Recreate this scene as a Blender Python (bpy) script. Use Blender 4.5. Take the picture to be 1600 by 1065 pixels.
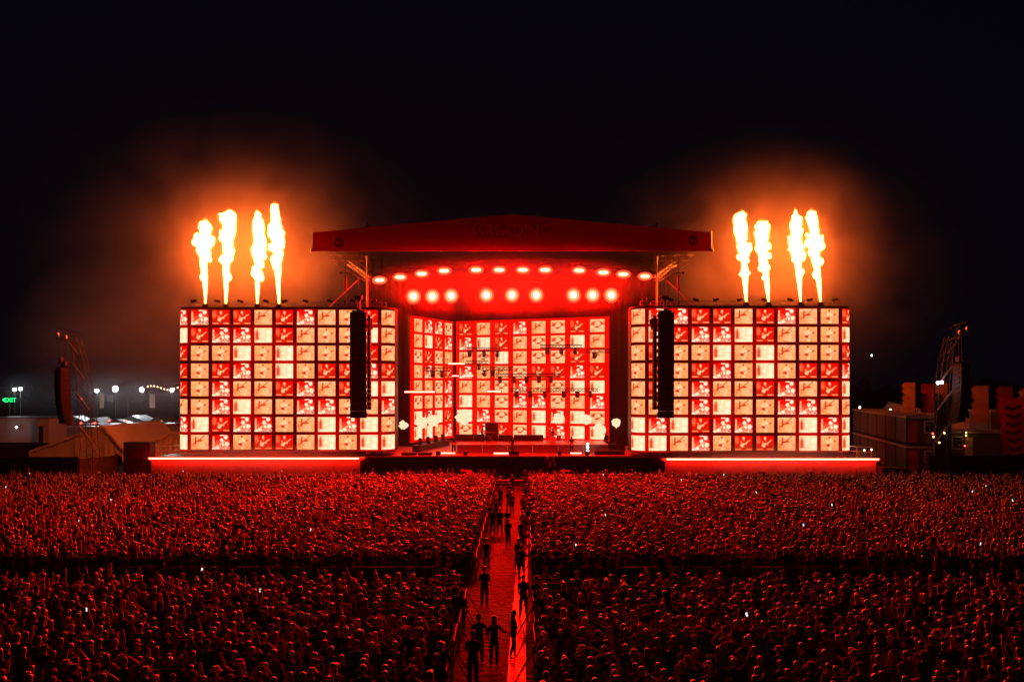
import bpy, math, random
import numpy as np
from mathutils import Vector, Matrix, Euler
from mathutils import noise as mnoise

for _o in list(bpy.data.objects):
    bpy.data.objects.remove(_o)
random.seed(7)
rng = np.random.default_rng(7)
SC = bpy.context.scene
COL = SC.collection
PI = math.pi
R = math.radians

# ---------------------------------------------------------------- camera, night sky, exposure
F = 28.0 / 36.0 * 1600.0        # focal length in pixels of the 1600 px wide photograph
HZ = 600.0                      # image row of the horizon
CH = 9.6                        # camera height (a viewing platform at the sound desk)
cam_d = bpy.data.cameras.new('camera')
cam_d.lens = 28.0
cam_d.sensor_width = 36.0
cam_d.shift_y = (HZ - 532.5) / 1600.0
cam_d.clip_end = 2000.0
cam = bpy.data.objects.new('camera', cam_d)
cam.location = (0, 0, CH)
cam.rotation_euler = (PI / 2, 0, 0)
COL.objects.link(cam)
SC.camera = cam

world = bpy.data.worlds.new('World')
SC.world = world
world.use_nodes = True
bg = world.node_tree.nodes['Background']
bg.inputs['Color'].default_value = (0.25, 0.55, 1.0, 1)      # moonless night sky
bg.inputs['Strength'].default_value = 0.0025

SC.render.engine = 'CYCLES'
SC.view_settings.view_transform = 'Standard'
SC.view_settings.look = 'None'
SC.view_settings.exposure = 0.0
SC.view_settings.gamma = 1.0
SC.view_settings.use_curve_mapping = False
cy = SC.cycles
cy.use_denoising = True
cy.max_bounces = 4
cy.diffuse_bounces = 1
cy.glossy_bounces = 2
cy.transmission_bounces = 2
cy.volume_bounces = 0
cy.transparent_max_bounces = 6
cy.use_light_tree = True
cy.sample_clamp_indirect = 4.0
cy.volume_step_rate = 1.0
cy.volume_max_steps = 256

SPOT_W = 17500.0        # watts of one stage light
STAGE_SMOKE = 0.030    # smoke under the stage roof
HAZE = 0.00003

def at(u, v, D):
    """the point that stands D metres in front of the camera at photograph pixel (u, v)"""
    return Vector(((u - 800.0) * D / F, D, CH + (HZ - v) * D / F))

def gnd(u, v):
    D = F * CH / (v - HZ)
    return Vector(((u - 800.0) * D / F, D, 0))

# ---------------------------------------------------------------- materials
MATS = {}
def mat(name, col, rough=0.6, metal=0.0, var=0.25, scale=6.0, spec=0.5, sheen=0.0, bump=0.0):
    if name in MATS:
        return MATS[name]
    m = bpy.data.materials.new(name)
    m.use_nodes = True
    nt = m.node_tree
    b = nt.nodes['Principled BSDF']
    b.inputs['Roughness'].default_value = rough
    b.inputs['Metallic'].default_value = metal
    b.inputs['Specular IOR Level'].default_value = spec
    if sheen:
        b.inputs['Sheen Weight'].default_value = sheen
        b.inputs['Sheen Roughness'].default_value = 0.4
    tc = nt.nodes.new('ShaderNodeTexCoord')
    nz = nt.nodes.new('ShaderNodeTexNoise')
    nz.inputs['Scale'].default_value = scale
    nz.inputs['Detail'].default_value = 5
    nt.links.new(tc.outputs['Object'], nz.inputs['Vector'])
    mx = nt.nodes.new('ShaderNodeMix')
    mx.data_type = 'RGBA'
    mx.inputs[6].default_value = (*[c * (1 - var) for c in col], 1)
    mx.inputs[7].default_value = (*[min(1, c * (1 + var)) for c in col], 1)
    nt.links.new(nz.outputs['Fac'], mx.inputs[0])
    nt.links.new(mx.outputs[2], b.inputs['Base Color'])
    if bump:
        bp = nt.nodes.new('ShaderNodeBump')
        bp.inputs['Strength'].default_value = bump
        bp.inputs['Distance'].default_value = 0.05
        nt.links.new(nz.outputs['Fac'], bp.inputs['Height'])
        nt.links.new(bp.outputs['Normal'], b.inputs['Normal'])
    MATS[name] = m
    return m

def emit(name, col, strength):
    if name in MATS:
        return MATS[name]
    m = bpy.data.materials.new(name)
    m.use_nodes = True
    nt = m.node_tree
    nt.nodes.remove(nt.nodes['Principled BSDF'])
    e = nt.nodes.new('ShaderNodeEmission')
    e.inputs['Color'].default_value = (*col, 1)
    e.inputs['Strength'].default_value = strength
    nt.links.new(e.outputs[0], nt.nodes['Material Output'].inputs['Surface'])
    MATS[name] = m
    return m

def ramp_random(name, cols, rough, sheen=0.0, spec=0.5, trans=0.0):
    """one material whose colour differs from person to person"""
    m = bpy.data.materials.new(name)
    m.use_nodes = True
    nt = m.node_tree
    b = nt.nodes['Principled BSDF']
    b.inputs['Roughness'].default_value = rough
    b.inputs['Specular IOR Level'].default_value = spec
    b.inputs['Sheen Weight'].default_value = sheen
    b.inputs['Sheen Roughness'].default_value = 0.35
    oi = nt.nodes.new('ShaderNodeObjectInfo')
    mul = nt.nodes.new('ShaderNodeMath'); mul.operation = 'MULTIPLY'; mul.inputs[1].default_value = 7.31 + len(name)
    fr = nt.nodes.new('ShaderNodeMath'); fr.operation = 'FRACT'
    cr = nt.nodes.new('ShaderNodeValToRGB')
    cr.color_ramp.interpolation = 'CONSTANT'
    els = cr.color_ramp.elements
    for i, c in enumerate(cols):
        p = i / len(cols)
        e = els[i] if i < 2 else els.new(p)
        e.position = p
        e.color = (*c, 1)
    nt.links.new(oi.outputs['Random'], mul.inputs[0])
    nt.links.new(mul.outputs[0], fr.inputs[0])
    nt.links.new(fr.outputs[0], cr.inputs[0])
    nz = nt.nodes.new('ShaderNodeTexNoise'); nz.inputs['Scale'].default_value = 9
    tc = nt.nodes.new('ShaderNodeTexCoord')
    nt.links.new(tc.outputs['Object'], nz.inputs['Vector'])
    mx = nt.nodes.new('ShaderNodeMix'); mx.data_type = 'RGBA'; mx.blend_type = 'MULTIPLY'; mx.inputs[0].default_value = 0.5
    nt.links.new(cr.outputs[0], mx.inputs[6])
    nt.links.new(nz.outputs['Color'], mx.inputs[7])
    nt.links.new(mx.outputs[2], b.inputs['Base Color'])
    MATS[name] = m
    return m

M_black = mat('black_metal', (0.02, 0.02, 0.022), 0.5, 0.3)
M_steel = mat('steel', (0.45, 0.45, 0.46), 0.4, 0.8)
M_alu = mat('aluminium_truss', (0.6, 0.6, 0.6), 0.45, 0.6)
M_dkalu = mat('black_truss', (0.03, 0.03, 0.03), 0.5, 0.4)
M_skirt = mat('black_serge', (0.016, 0.015, 0.016), 0.95, 0, 0.4, 3, 0.2)
M_deck = mat('stage_deck', (0.33, 0.3, 0.3), 0.35, 0, 0.4, 2.0)
M_white = mat('white_pvc', (0.82, 0.8, 0.77), 0.55, 0, 0.12, 1.5, 0.4, 0, 0.2)
M_grey = mat('grey_panel', (0.28, 0.29, 0.29), 0.6, 0, 0.2, 2)
M_cabin = mat('cabin_panel', (0.16, 0.17, 0.17), 0.55, 0, 0.2, 2)
M_dark = mat('dark_hoarding', (0.03, 0.03, 0.033), 0.8, 0, 0.4, 2)
M_reddoor = mat('red_door', (0.45, 0.06, 0.05), 0.5)
M_cream = mat('cream_trim', (0.75, 0.7, 0.6), 0.5)
M_glass = mat('dark_glass', (0.02, 0.02, 0.025), 0.08, 0, 0.1, 3, 0.8)
M_wood = mat('plywood', (0.25, 0.17, 0.1), 0.7)
M_rub = mat('black_plastic', (0.02, 0.02, 0.02), 0.6, 0, 0.3, 12)

# ---------------------------------------------------------------- mesh builder
WL = {}
class MB:
    def __init__(s):
        s.v = []; s.f = []; s.m = []; s.s = []
    def add(s, vs, fs, mi=0, sm=False):
        o = len(s.v)
        s.v.extend([tuple(p) for p in vs])
        for f in fs:
            s.f.append(tuple(i + o for i in f)); s.m.append(mi); s.s.append(sm)
        return s
    def box(s, c, d, mi=0, rot=None):
        x, y, z = [k / 2 for k in d]
        P = [Vector((a * x, b * y, e * z)) for e in (-1, 1) for b in (-1, 1) for a in (-1, 1)]
        if rot is not None:
            P = [rot @ p for p in P]
        c = Vector(c)
        return s.add([p + c for p in P], [(0, 2, 3, 1), (4, 5, 7, 6), (0, 1, 5, 4), (2, 6, 7, 3), (0, 4, 6, 2), (1, 3, 7, 5)], mi)
    def cyl(s, a, b, r0, r1=None, n=8, mi=0, sm=True):
        a = Vector(a); b = Vector(b); r1 = r0 if r1 is None else r1
        d = (b - a)
        if d.length < 1e-6: return s
        d.normalize()
        u = d.orthogonal().normalized(); w = d.cross(u)
        vs = []
        for c, r in ((a, r0), (b, r1)):
            for i in range(n):
                t = 2 * PI * i / n
                vs.append(c + (u * math.cos(t) + w * math.sin(t)) * r)
        fs = [(i, (i + 1) % n, n + (i + 1) % n, n + i) for i in range(n)]
        s.add(vs, fs, mi, sm and n > 4)
        s.add(vs[:n], [tuple(range(n - 1, -1, -1))], mi)
        s.add(vs[n:], [tuple(range(n))], mi)
        return s
    def bar(s, a, b, w, mi=0):
        return s.cyl(a, b, w * 0.7, n=4, mi=mi, sm=False)
    def tube(s, pts, rad, n=6, mi=0, closed=False):
        pts = [Vector(p) for p in pts]; N = len(pts)
        if not hasattr(rad, '__len__'): rad = [rad] * N
        vs = []; u = None
        for k, p in enumerate(pts):
            d = (pts[min(k + 1, N - 1)] - pts[max(k - 1, 0)]).normalized()
            if u is None: u = d.orthogonal().normalized()
            else:
                u = (u - d * u.dot(d))
                u = u.normalized() if u.length > 1e-5 else d.orthogonal().normalized()
            w = d.cross(u)
            for i in range(n):
                t = 2 * PI * i / n
                vs.append(p + (u * math.cos(t) + w * math.sin(t)) * rad[k])
        fs = [(k * n + i, k * n + (i + 1) % n, (k + 1) * n + (i + 1) % n, (k + 1) * n + i) for k in range(N - 1) for i in range(n)]
        fs.append(tuple(range(n - 1, -1, -1))); fs.append(tuple((N - 1) * n + i for i in range(n)))
        return s.add(vs, fs, mi, True)
    def ell(s, c, r, nu=10, nv=7, mi=0, fn=None, sm=True):
        c = Vector(c); vs = [c + Vector((0, 0, r[2]))]
        dirs = [Vector((0, 0, 1))]
        for j in range(1, nv):
            th = PI * j / nv
            for i in range(nu):
                ph = 2 * PI * i / nu
                dirs.append(Vector((math.sin(th) * math.cos(ph), math.sin(th) * math.sin(ph), math.cos(th))))
        dirs.append(Vector((0, 0, -1)))
        vs = []
        for d in dirs:
            p = Vector((d.x * r[0], d.y * r[1], d.z * r[2]))
            if fn: p = fn(d, p)
            vs.append(c + p)
        fs = [(0, 1 + i, 1 + (i + 1) % nu) for i in range(nu)]
        for j in range(nv - 2):
            a = 1 + j * nu; b = a + nu
            fs += [(a + i, b + i, b + (i + 1) % nu, a + (i + 1) % nu) for i in range(nu)]
        a = 1 + (nv - 2) * nu; e = len(dirs) - 1
        fs += [(e, a + (i + 1) % nu, a + i) for i in range(nu)]
        return s.add(vs, fs, mi, sm)
    def prism(s, poly, axis, a, b, mi=0):
        """poly: 2-D outline, extruded along axis ('x','y','z') from a to b"""
        def pt(p, h):
            return {'x': (h, p[0], p[1]), 'y': (p[0], h, p[1]), 'z': (p[0], p[1], h)}[axis]
        n = len(poly)
        vs = [pt(p, a) for p in poly] + [pt(p, b) for p in poly]
        fs = [(i, (i + 1) % n, n + (i + 1) % n, n + i) for i in range(n)]
        fs += [tuple(range(n - 1, -1, -1)), tuple(range(n, 2 * n))]
        return s.add(vs, fs, mi)
    def truss(s, a, b, w, step=None, t=0.03, mi=0, up=None):
        a = Vector(a); b = Vector(b); d = b - a; L = d.length; d.normalize()
        up = Vector(up) if up else Vector((0, 0, 1))
        if abs(d.dot(up)) > 0.95: up = Vector((0, 1, 0))
        u = d.cross(up).normalized(); w2 = u.cross(d).normalized()
        cs = [(u * i + w2 * j) * (w / 2) for i, j in ((-1, -1), (1, -1), (1, 1), (-1, 1))]
        for c in cs: s.bar(a + c, b + c, t, mi)
        n = max(1, round(L / (step or w)))
        for k in range(n):
            p = a + d * (L * k / n); q = a + d * (L * (k + 1) / n)
            for e in range(4):
                c0, c1 = cs[e], cs[(e + 1) % 4]
                if k % 2: c0, c1 = c1, c0
                s.bar(p + c0, q + c1, t * 0.6, mi)
        return s
    def build(s, name, mats, parent=None, world=True, flip=False):
        off = Vector((0, 0, 0))
        if parent is not None and world:
            off = WL.get(parent.name, Vector((0, 0, 0)))
        me = bpy.data.meshes.new(name)
        me.from_pydata([(p[0] - off.x, p[1] - off.y, p[2] - off.z) for p in s.v], [], s.f)
        if not isinstance(mats, (list, tuple)): mats = [mats]
        for m in mats: me.materials.append(m)
        me.polygons.foreach_set('material_index', s.m)
        me.polygons.foreach_set('use_smooth', s.s)
        me.update()
        o = bpy.data.objects.new(name, me)
        COL.objects.link(o)
        if parent is not None:
            o.parent = parent
            WL[o.name] = off
        return o

def tag(o, label, cat, group=None, kind=None):
    o['label'] = label; o['category'] = cat
    if group: o['group'] = group
    if kind: o['kind'] = kind
    return o

def struct(o, label, cat):
    return tag(o, label, cat, None, 'structure')

def thing(name, label, cat, loc=(0, 0, 0), group=None, rz=0.0):
    o = bpy.data.objects.new(name, None)
    o.empty_display_size = 0.3
    COL.objects.link(o)
    o.location = loc
    o.rotation_euler = (0, 0, rz)
    WL[o.name] = Vector(loc)
    return tag(o, label, cat, group)

def copy_tree(o, parent=None):
    c = o.copy(); COL.objects.link(c)
    if parent is not None:
        c.parent = parent
    for ch in o.children:
        copy_tree(ch, c)
    return c

ORD = ['first', 'second', 'third', 'fourth', 'fifth', 'sixth', 'seventh', 'eighth', 'ninth', 'tenth', 'eleventh', 'twelfth',
       'thirteenth', 'fourteenth', 'fifteenth', 'sixteenth', 'seventeenth', 'eighteenth', 'nineteenth', 'twentieth']
def ordinal(i):
    if i < 20: return ORD[i]
    n = i + 1
    return str(n) + ('th' if 10 <= n % 100 <= 20 else {1: 'st', 2: 'nd', 3: 'rd'}.get(n % 10, 'th'))
# ================================================================ SETTING
# ground: one sheet to the horizon, trodden grass
def ground_mat():
    m = bpy.data.materials.new('trodden_grass'); m.use_nodes = True
    nt = m.node_tree; b = nt.nodes['Principled BSDF']
    tc = nt.nodes.new('ShaderNodeTexCoord')
    n1 = nt.nodes.new('ShaderNodeTexNoise'); n1.inputs['Scale'].default_value = 0.7; n1.inputs['Detail'].default_value = 8
    n2 = nt.nodes.new('ShaderNodeTexNoise'); n2.inputs['Scale'].default_value = 3.2; n2.inputs['Detail'].default_value = 6
    for n in (n1, n2): nt.links.new(tc.outputs['Object'], n.inputs['Vector'])
    cr = nt.nodes.new('ShaderNodeValToRGB')
    cr.color_ramp.elements[0].position = 0.38; cr.color_ramp.elements[0].color = (0.003, 0.0025, 0.002, 1)
    cr.color_ramp.elements[1].position = 0.66; cr.color_ramp.elements[1].color = (0.013, 0.0095, 0.0065, 1)
    ad = nt.nodes.new('ShaderNodeMath'); ad.operation = 'MULTIPLY_ADD'; ad.inputs[1].default_value = 0.5
    m2 = nt.nodes.new('ShaderNodeMath'); m2.operation = 'MULTIPLY'; m2.inputs[1].default_value = 0.5
    nt.links.new(n1.outputs['Fac'], m2.inputs[0])
    nt.links.new(n2.outputs['Fac'], ad.inputs[0]); nt.links.new(m2.outputs[0], ad.inputs[2])
    nt.links.new(ad.outputs[0], cr.inputs[0]); nt.links.new(cr.outputs[0], b.inputs['Base Color'])
    b.inputs['Roughness'].default_value = 0.85
    bp = nt.nodes.new('ShaderNodeBump'); bp.inputs['Strength'].default_value = 1.0; bp.inputs['Distance'].default_value = 0.35
    nt.links.new(n2.outputs['Fac'], bp.inputs['Height']); nt.links.new(bp.outputs['Normal'], b.inputs['Normal'])
    return m
M_ground = ground_mat()
g = MB(); g.add([(-900, -60, 0), (900, -60, 0), (900, 1500, 0), (-900, 1500, 0)], [(0, 1, 2, 3)])
struct(g.build('ground', M_ground), 'trodden festival grass under the whole crowd', 'ground')

# straw and grass tufts trampled on the aisle (geometry, one object)
st = MB()
for _ in range(5200):
    y = random.uniform(25, 60); x = random.uniform(-2.2, 1.6) + (y - 25) * 0.012
    a = random.uniform(0, PI); L = random.uniform(0.05, 0.16); h = random.uniform(0.01, 0.07)
    dx, dy = math.cos(a) * L, math.sin(a) * L
    st.add([(x - dy * .1, y + dx * .1, 0.004), (x + dy * .1, y - dx * .1, 0.004), (x + dx, y + dy, h)], [(0, 1, 2)])
tag(st.build('trampled_grass', mat('straw', (0.06, 0.045, 0.03), 0.8)), 'trampled grass and straw scattered along the central aisle', 'grass', None, 'stuff')

# trackway: strip of shiny panels along the right of the aisle
M_track = mat('wet_track_panel', (0.09, 0.086, 0.082), 0.32, 0.4, 0.3, 5, 0.6, 0, 0.15)
tw = thing('trackway', 'shiny metal track strip along the right of the aisle', 'trackway', (0.2, 25, 0)); tw['kind'] = 'structure'
p0 = Vector((0.02, 20.0, 0)); p1 = Vector((1.0, 62.0, 0)); n = 17
for k in range(n):
    a = p0.lerp(p1, k / n); b = p0.lerp(p1, (k + 1) / n)
    rot = Matrix.Rotation(math.atan2(-(b - a).x, (b - a).y) + random.uniform(-.006, .006), 3, 'Z')
    t = MB(); c = (a + b) / 2 + Vector((random.uniform(-.02, .02), 0, 0.03 + random.uniform(0, .008)))
    t.box(c, (0.58, (b - a).length - 0.03, 0.05), 0, rot)
    for j in range(9):
        t.box(c + rot @ Vector((0, -1.1 + j * 0.27, 0.029)), (0.52, 0.03, 0.008), 0, rot)
    t.build('track_panel', M_track, tw)

# ================================================================ LED VIDEO WALLS
TW, TH, PX, PZ = 1.66, 1.40, 2.02, 1.70       # tile size, pitch
GX, GZ = 40, 32
RED = np.array([0.85, 0.003, 0.0]); DRED = np.array([0.30, 0.0, 0.0]); PALE = np.array([1.12, 0.34, 0.11])
LPALE = np.array([1.2, 0.56, 0.26]); WHT = np.array([1.35, 0.92, 0.62]); MRED = np.array([0.62, 0.03, 0.008])
yy, xx = np.meshgrid((np.arange(GZ) + .5) / GZ, (np.arange(GX) + .5) / GX, indexing='ij')
def ellm(cx, cy_, rx, ry, soft=0.25):
    d = np.sqrt(((xx - cx) / rx) ** 2 + ((yy - cy_) / ry) ** 2)
    return np.clip((1 - d) / soft + .5, 0, 1)
def linm(x0, y0, x1, y1, w, soft=0.02):
    dx, dy = x1 - x0, y1 - y0; t = np.clip(((xx - x0) * dx + (yy - y0) * dy) / (dx * dx + dy * dy), 0, 1)
    d = np.hypot(xx - x0 - t * dx, yy - y0 - t * dy)
    return np.clip((w - d) / soft + .5, 0, 1)
def boxm(x0, x1, y0, y1, s=0.03):
    return np.clip((xx - x0) / s + .5, 0, 1) * np.clip((x1 - xx) / s + .5, 0, 1) * np.clip((yy - y0) / s + .5, 0, 1) * np.clip((y1 - yy) / s + .5, 0, 1)
def put(img, m, c, a=1.0):
    return img * (1 - a * m[..., None]) + np.asarray(c) * (a * m[..., None])
def picture(kind):
    r = np.random.default_rng(ord(kind[0]))
    nz = r.random((GZ, GX))
    img = np.zeros((GZ, GX, 3))
    if kind == 'R':        # guitarist glowing pale on red
        img[:] = RED
        img = put(img, ellm(.12, .3, .12, .25, .8), PALE, .3)
        img = put(img, boxm(.42, .62, .3, .95), MRED, .7)
        img = put(img, boxm(0, 1, .55, .9, .2), MRED * .6, .5)
        img = put(img, ellm(.5, .17, .055, .10, .5), LPALE); img = put(img, ellm(.52, .30, .03, .05, .6), PALE, .7)
        img = put(img, ellm(.42, .66, .10, .11, .5), LPALE); img = put(img, ellm(.5, .56, .05, .06, .6), LPALE)
        img = put(img, linm(.42, .66, .84, .32, .02), LPALE); img = put(img, linm(.76, .36, .86, .30, .03), PALE)
        img = put(img, ellm(.64, .54, .045, .05, .6), LPALE); img = put(img, linm(.36, .42, .4, .62, .04), PALE, .8)
        img = put(img, boxm(.03, .36, .88, .94), PALE); img = put(img, boxm(.64, .97, .88, .94), PALE)
    elif kind == 'P':      # guitarist in red on a pale ground
        img[:] = PALE; img = put(img, boxm(0, 1, 0, .5), PALE * 1.12, .6)
        img = put(img, boxm(0, 1, .86, .9), PALE * .75)
        img = put(img, boxm(.44, .62, .55, .97), LPALE)
        img = put(img, linm(.5, .22, .36, .5, .07, .06), LPALE * 1.08); img = put(img, linm(.5, .24, .66, .48, .06, .06), LPALE * 1.08); img = put(img, ellm(.5, .36, .11, .16, .5), LPALE)
        img = put(img, ellm(.49, .13, .06, .09, .5), MRED); img = put(img, (nz > .8).astype(float) * boxm(0, 1, .5, .86), PALE * .8, .5)
        img = put(img, ellm(.40, .63, .12, .08, .4), MRED); img = put(img, ellm(.46, .70, .06, .07, .5), MRED); img = put(img, linm(.42, .62, .82, .40, .022), MRED)
        img = put(img, ellm(.80, .38, .07, .05), MRED)
    elif kind == 'G':      # figure in a wide dark frame
        img[:] = PALE * 1.05
        img = put(img, ellm(.5, .42, .46, .28), MRED); img = put(img, boxm(0, 1, .46, 1), LPALE * .95)
        img = put(img, ellm(.52, .36, .2, .2), LPALE); img = put(img, ellm(.46, .6, .17, .08), MRED)
        img = put(img, linm(.42, .64, .72, .46, .03), MRED); img = put(img, boxm(0, .35, .88, .93), MRED)
        img = put(img, boxm(0, 1, 0, .1), LPALE)
    elif kind == 'D':      # drums and bright lamps
        img[:] = RED
        img = put(img, (nz > .7).astype(float) * np.clip(yy * 1.6 - .45, 0, 1), LPALE)
        img = put(img, boxm(.04, .11, .12, .9), LPALE, .9)
        for (a, b, c, d) in ((.78, .16, .10, .13), (.55, .36, .09, .12), (.84, .62, .11, .14), (.62, .66, .07, .09), (.32, .84, .10, .10), (.1, .94, .12, .05)):
            img = put(img, ellm(a, b, c, d, .5), WHT)
        img = put(img, linm(.3, .75, .7, .45, .03), LPALE); img = put(img, boxm(.45, .7, 0, .06), WHT)
        img = put(img, ((nz > .6) & (yy > .82)).astype(float), WHT, .8)
    elif kind == 'B':      # bright blurred close-up
        img[:] = LPALE
        img = put(img, boxm(.04, .26, .28, .82, .12), np.array([.7, .05, .01]))
        img = put(img, ellm(.15, .22, .05, .1, .8), np.array([.7, .06, .015]))
        img = put(img, boxm(.28, 1, 0, 1, .25), WHT, .35)
        for (a, b, c, d) in ((.84, .3, .14, .18), (.8, .75, .13, .16), (.45, .5, .08, .1), (.5, .16, .06, .12)):
            img = put(img, ellm(a, b, c, d, .9), WHT * 1.05, .8)
        img = put(img, boxm(.1, 1, .88, 1.0, .08), WHT, .6)
    else:                  # K: neck of a guitar across a pale ground
        img[:] = PALE * 1.02; img = put(img, boxm(.45, 1, .45, 1, .3), LPALE, .6); img = put(img, boxm(0, 1, 0, .18, .2), LPALE, .8)
        img = put(img, linm(.16, .62, .78, .05, .028), MRED)
        img = put(img, linm(.27, .14, .25, .62, .045), MRED); img = put(img, linm(.28, .42, .62, .40, .05), MRED)
        img = put(img, ellm(.58, .37, .08, .05), MRED); img = put(img, boxm(.06, .14, .5, .85, .06), MRED, .6)
        img = put(img, boxm(.8, .97, .55, .9, .12), PALE * .85, .6)
    img *= (0.88 + 0.24 * nz[..., None]) if kind == 'R' else (0.82 + 0.36 * nz[..., None]); lo = np.kron(r.random((GZ // 4, GX // 4)), np.ones((4, 4))); img = put(img, ((lo > .72) & (nz > .25)).astype(float), MRED * 1.1, {'P': .25, 'K': .25, 'G': .25, 'B': .12, 'D': .14, 'R': 0}[kind]); img = put(img, ((lo < .12) & (nz > .4)).astype(float), WHT, 0 if kind == 'R' else .2)
    return np.clip(img, 0, 4)

def led_mat():
    m = bpy.data.materials.new('led_picture'); m.use_nodes = True
    nt = m.node_tree; nt.nodes.remove(nt.nodes['Principled BSDF'])
    at_ = nt.nodes.new('ShaderNodeAttribute'); at_.attribute_name = 'picture'
    e = nt.nodes.new('ShaderNodeEmission'); e.inputs['Strength'].default_value = 1.15
    nt.links.new(at_.outputs['Color'], e.inputs['Color'])
    nt.links.new(e.outputs[0], nt.nodes['Material Output'].inputs['Surface'])
    return m
M_led = led_mat()
M_ledbase = emit('led_unlit_pixels', (1.0, 0.004, 0.0), 0.12)
M_ledbase2 = emit('led_red_bloom', (1.0, 0.003, 0.0), 0.9)  # red scatter between the stage screen tiles, painted as an even backing glow
TILE = {}
def tile_mesh(kind, bend=0, w=TW):
    """picture tile: grid in x-z facing -y; bend +1/-1 = wrapped round the right/left corner of the wall"""
    key = (kind, bend, w)
    if key in TILE: return TILE[key]
    img = picture(kind)
    vs = []; fs = []
    rad = PX / (PI / 2)
    for j in range(GZ + 1):
        for i in range(GX + 1):
            x = (i / GX - .5) * w; z = (.5 - j / GZ) * TH
            if bend:
                s = (x + PX / 2) if bend > 0 else (PX / 2 - x)      # arc length from the flat front
                t = s / rad
                vs.append((bend * rad * math.sin(t), rad - rad * math.cos(t), z))
            else: vs.append((x, 0, z))
    q = GX + 1
    fs = [(j * q + i, (j + 1) * q + i, (j + 1) * q + i + 1, j * q + i + 1) for j in range(GZ) for i in range(GX)]
    me = bpy.data.meshes.new('video_tile'); me.from_pydata(vs, [], fs)
    ca = me.color_attributes.new('picture', 'FLOAT_COLOR', 'CORNER')
    cols = np.ones((len(fs), 4, 4), dtype=np.float32)
    # smooth corner colours: average of the neighbouring cells
    pad = np.pad(img, ((1, 1), (1, 1), (0, 0)), mode='edge')
    vc = (pad[:-1, :-1] + pad[1:, :-1] + pad[:-1, 1:] + pad[1:, 1:]) / 4
    for j in range(GZ):
        for i in range(GX):
            cols[j * GX + i, 0, :3] = vc[j, i]; cols[j * GX + i, 1, :3] = vc[j + 1, i]
            cols[j * GX + i, 2, :3] = vc[j + 1, i + 1]; cols[j * GX + i, 3, :3] = vc[j, i + 1]
    ca.data.foreach_set('color', cols.ravel())
    me.materials.append(M_led); me.update()
    TILE[key] = me
    return me

def put_tile(parent, kind, loc, rz=0.0, bend=0, w=TW):
    o = bpy.data.objects.new('video_tile', tile_mesh(kind, bend, w)); COL.objects.link(o)
    o.parent = parent; o.location = loc; o.rotation_euler = (0, 0, rz)
    return o

LEFT_ROWS = ['DDRRKRDKPRK', 'BRDDBRKPPBK', 'RPPBPBKPPRK', 'RPRDPBPRRDR', 'RPDKKRDKRBB', 'KPDBKPDDPKD', 'DBRDDPKBDBP', 'BKDPRRKBPBB']
RIGHT_ROWS = ['KDDRRKRDKPR', 'KBRDDBRKPPB', 'PRPPBPBKPPR', 'PRPRDPBPRRD', 'KRPDKKRDKRB', 'PKPDBKPDDKK', 'BDBRDDPKBDB', 'BBKDPRRKBPB']
WZ = 3.22
HW = 4.5 * PX; RAD = PX / (PI / 2); WH = 8 * PZ
GAP_BLOOM = {'B': .55, 'D': .22, 'K': .09, 'P': .06, 'G': .06, 'R': .03}  # strength of the red bloom painted into the gaps beside each tile kind
def arc_pt(s_):
    """arc length along the wall front (0 = centre) to a point in plan, just behind the pictures"""
    if abs(s_) <= HW: return (s_, .06)
    t = (abs(s_) - HW) / RAD; sg_ = 1 if s_ > 0 else -1
    return (sg_ * (HW + RAD * math.sin(t)), .06 + RAD - RAD * math.cos(t))
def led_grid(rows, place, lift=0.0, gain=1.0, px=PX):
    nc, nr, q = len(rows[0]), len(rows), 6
    lev = np.array([[GAP_BLOOM[k] for k in r] for r in rows])
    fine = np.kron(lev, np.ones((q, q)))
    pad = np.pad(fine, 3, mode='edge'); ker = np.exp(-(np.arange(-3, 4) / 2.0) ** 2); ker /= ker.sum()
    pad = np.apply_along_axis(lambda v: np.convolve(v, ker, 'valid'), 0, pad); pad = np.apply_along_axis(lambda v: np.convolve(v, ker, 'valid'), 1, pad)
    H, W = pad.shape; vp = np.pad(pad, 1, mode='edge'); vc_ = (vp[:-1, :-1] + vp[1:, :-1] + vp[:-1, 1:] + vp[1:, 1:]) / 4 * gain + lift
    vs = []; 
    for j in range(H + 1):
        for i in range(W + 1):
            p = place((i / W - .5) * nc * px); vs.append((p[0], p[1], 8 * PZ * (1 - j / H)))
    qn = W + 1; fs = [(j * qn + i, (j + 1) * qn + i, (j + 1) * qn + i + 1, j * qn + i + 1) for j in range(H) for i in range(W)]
    me = bpy.data.meshes.new('led_bloom_panel'); me.from_pydata(vs, [], fs)
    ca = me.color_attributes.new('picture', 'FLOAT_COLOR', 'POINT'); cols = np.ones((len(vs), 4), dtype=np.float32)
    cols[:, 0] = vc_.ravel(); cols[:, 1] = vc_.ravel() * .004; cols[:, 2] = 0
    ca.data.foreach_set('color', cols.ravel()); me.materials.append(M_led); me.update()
    o = bpy.data.objects.new('led_bloom_panel', me); COL.objects.link(o); return o
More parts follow.
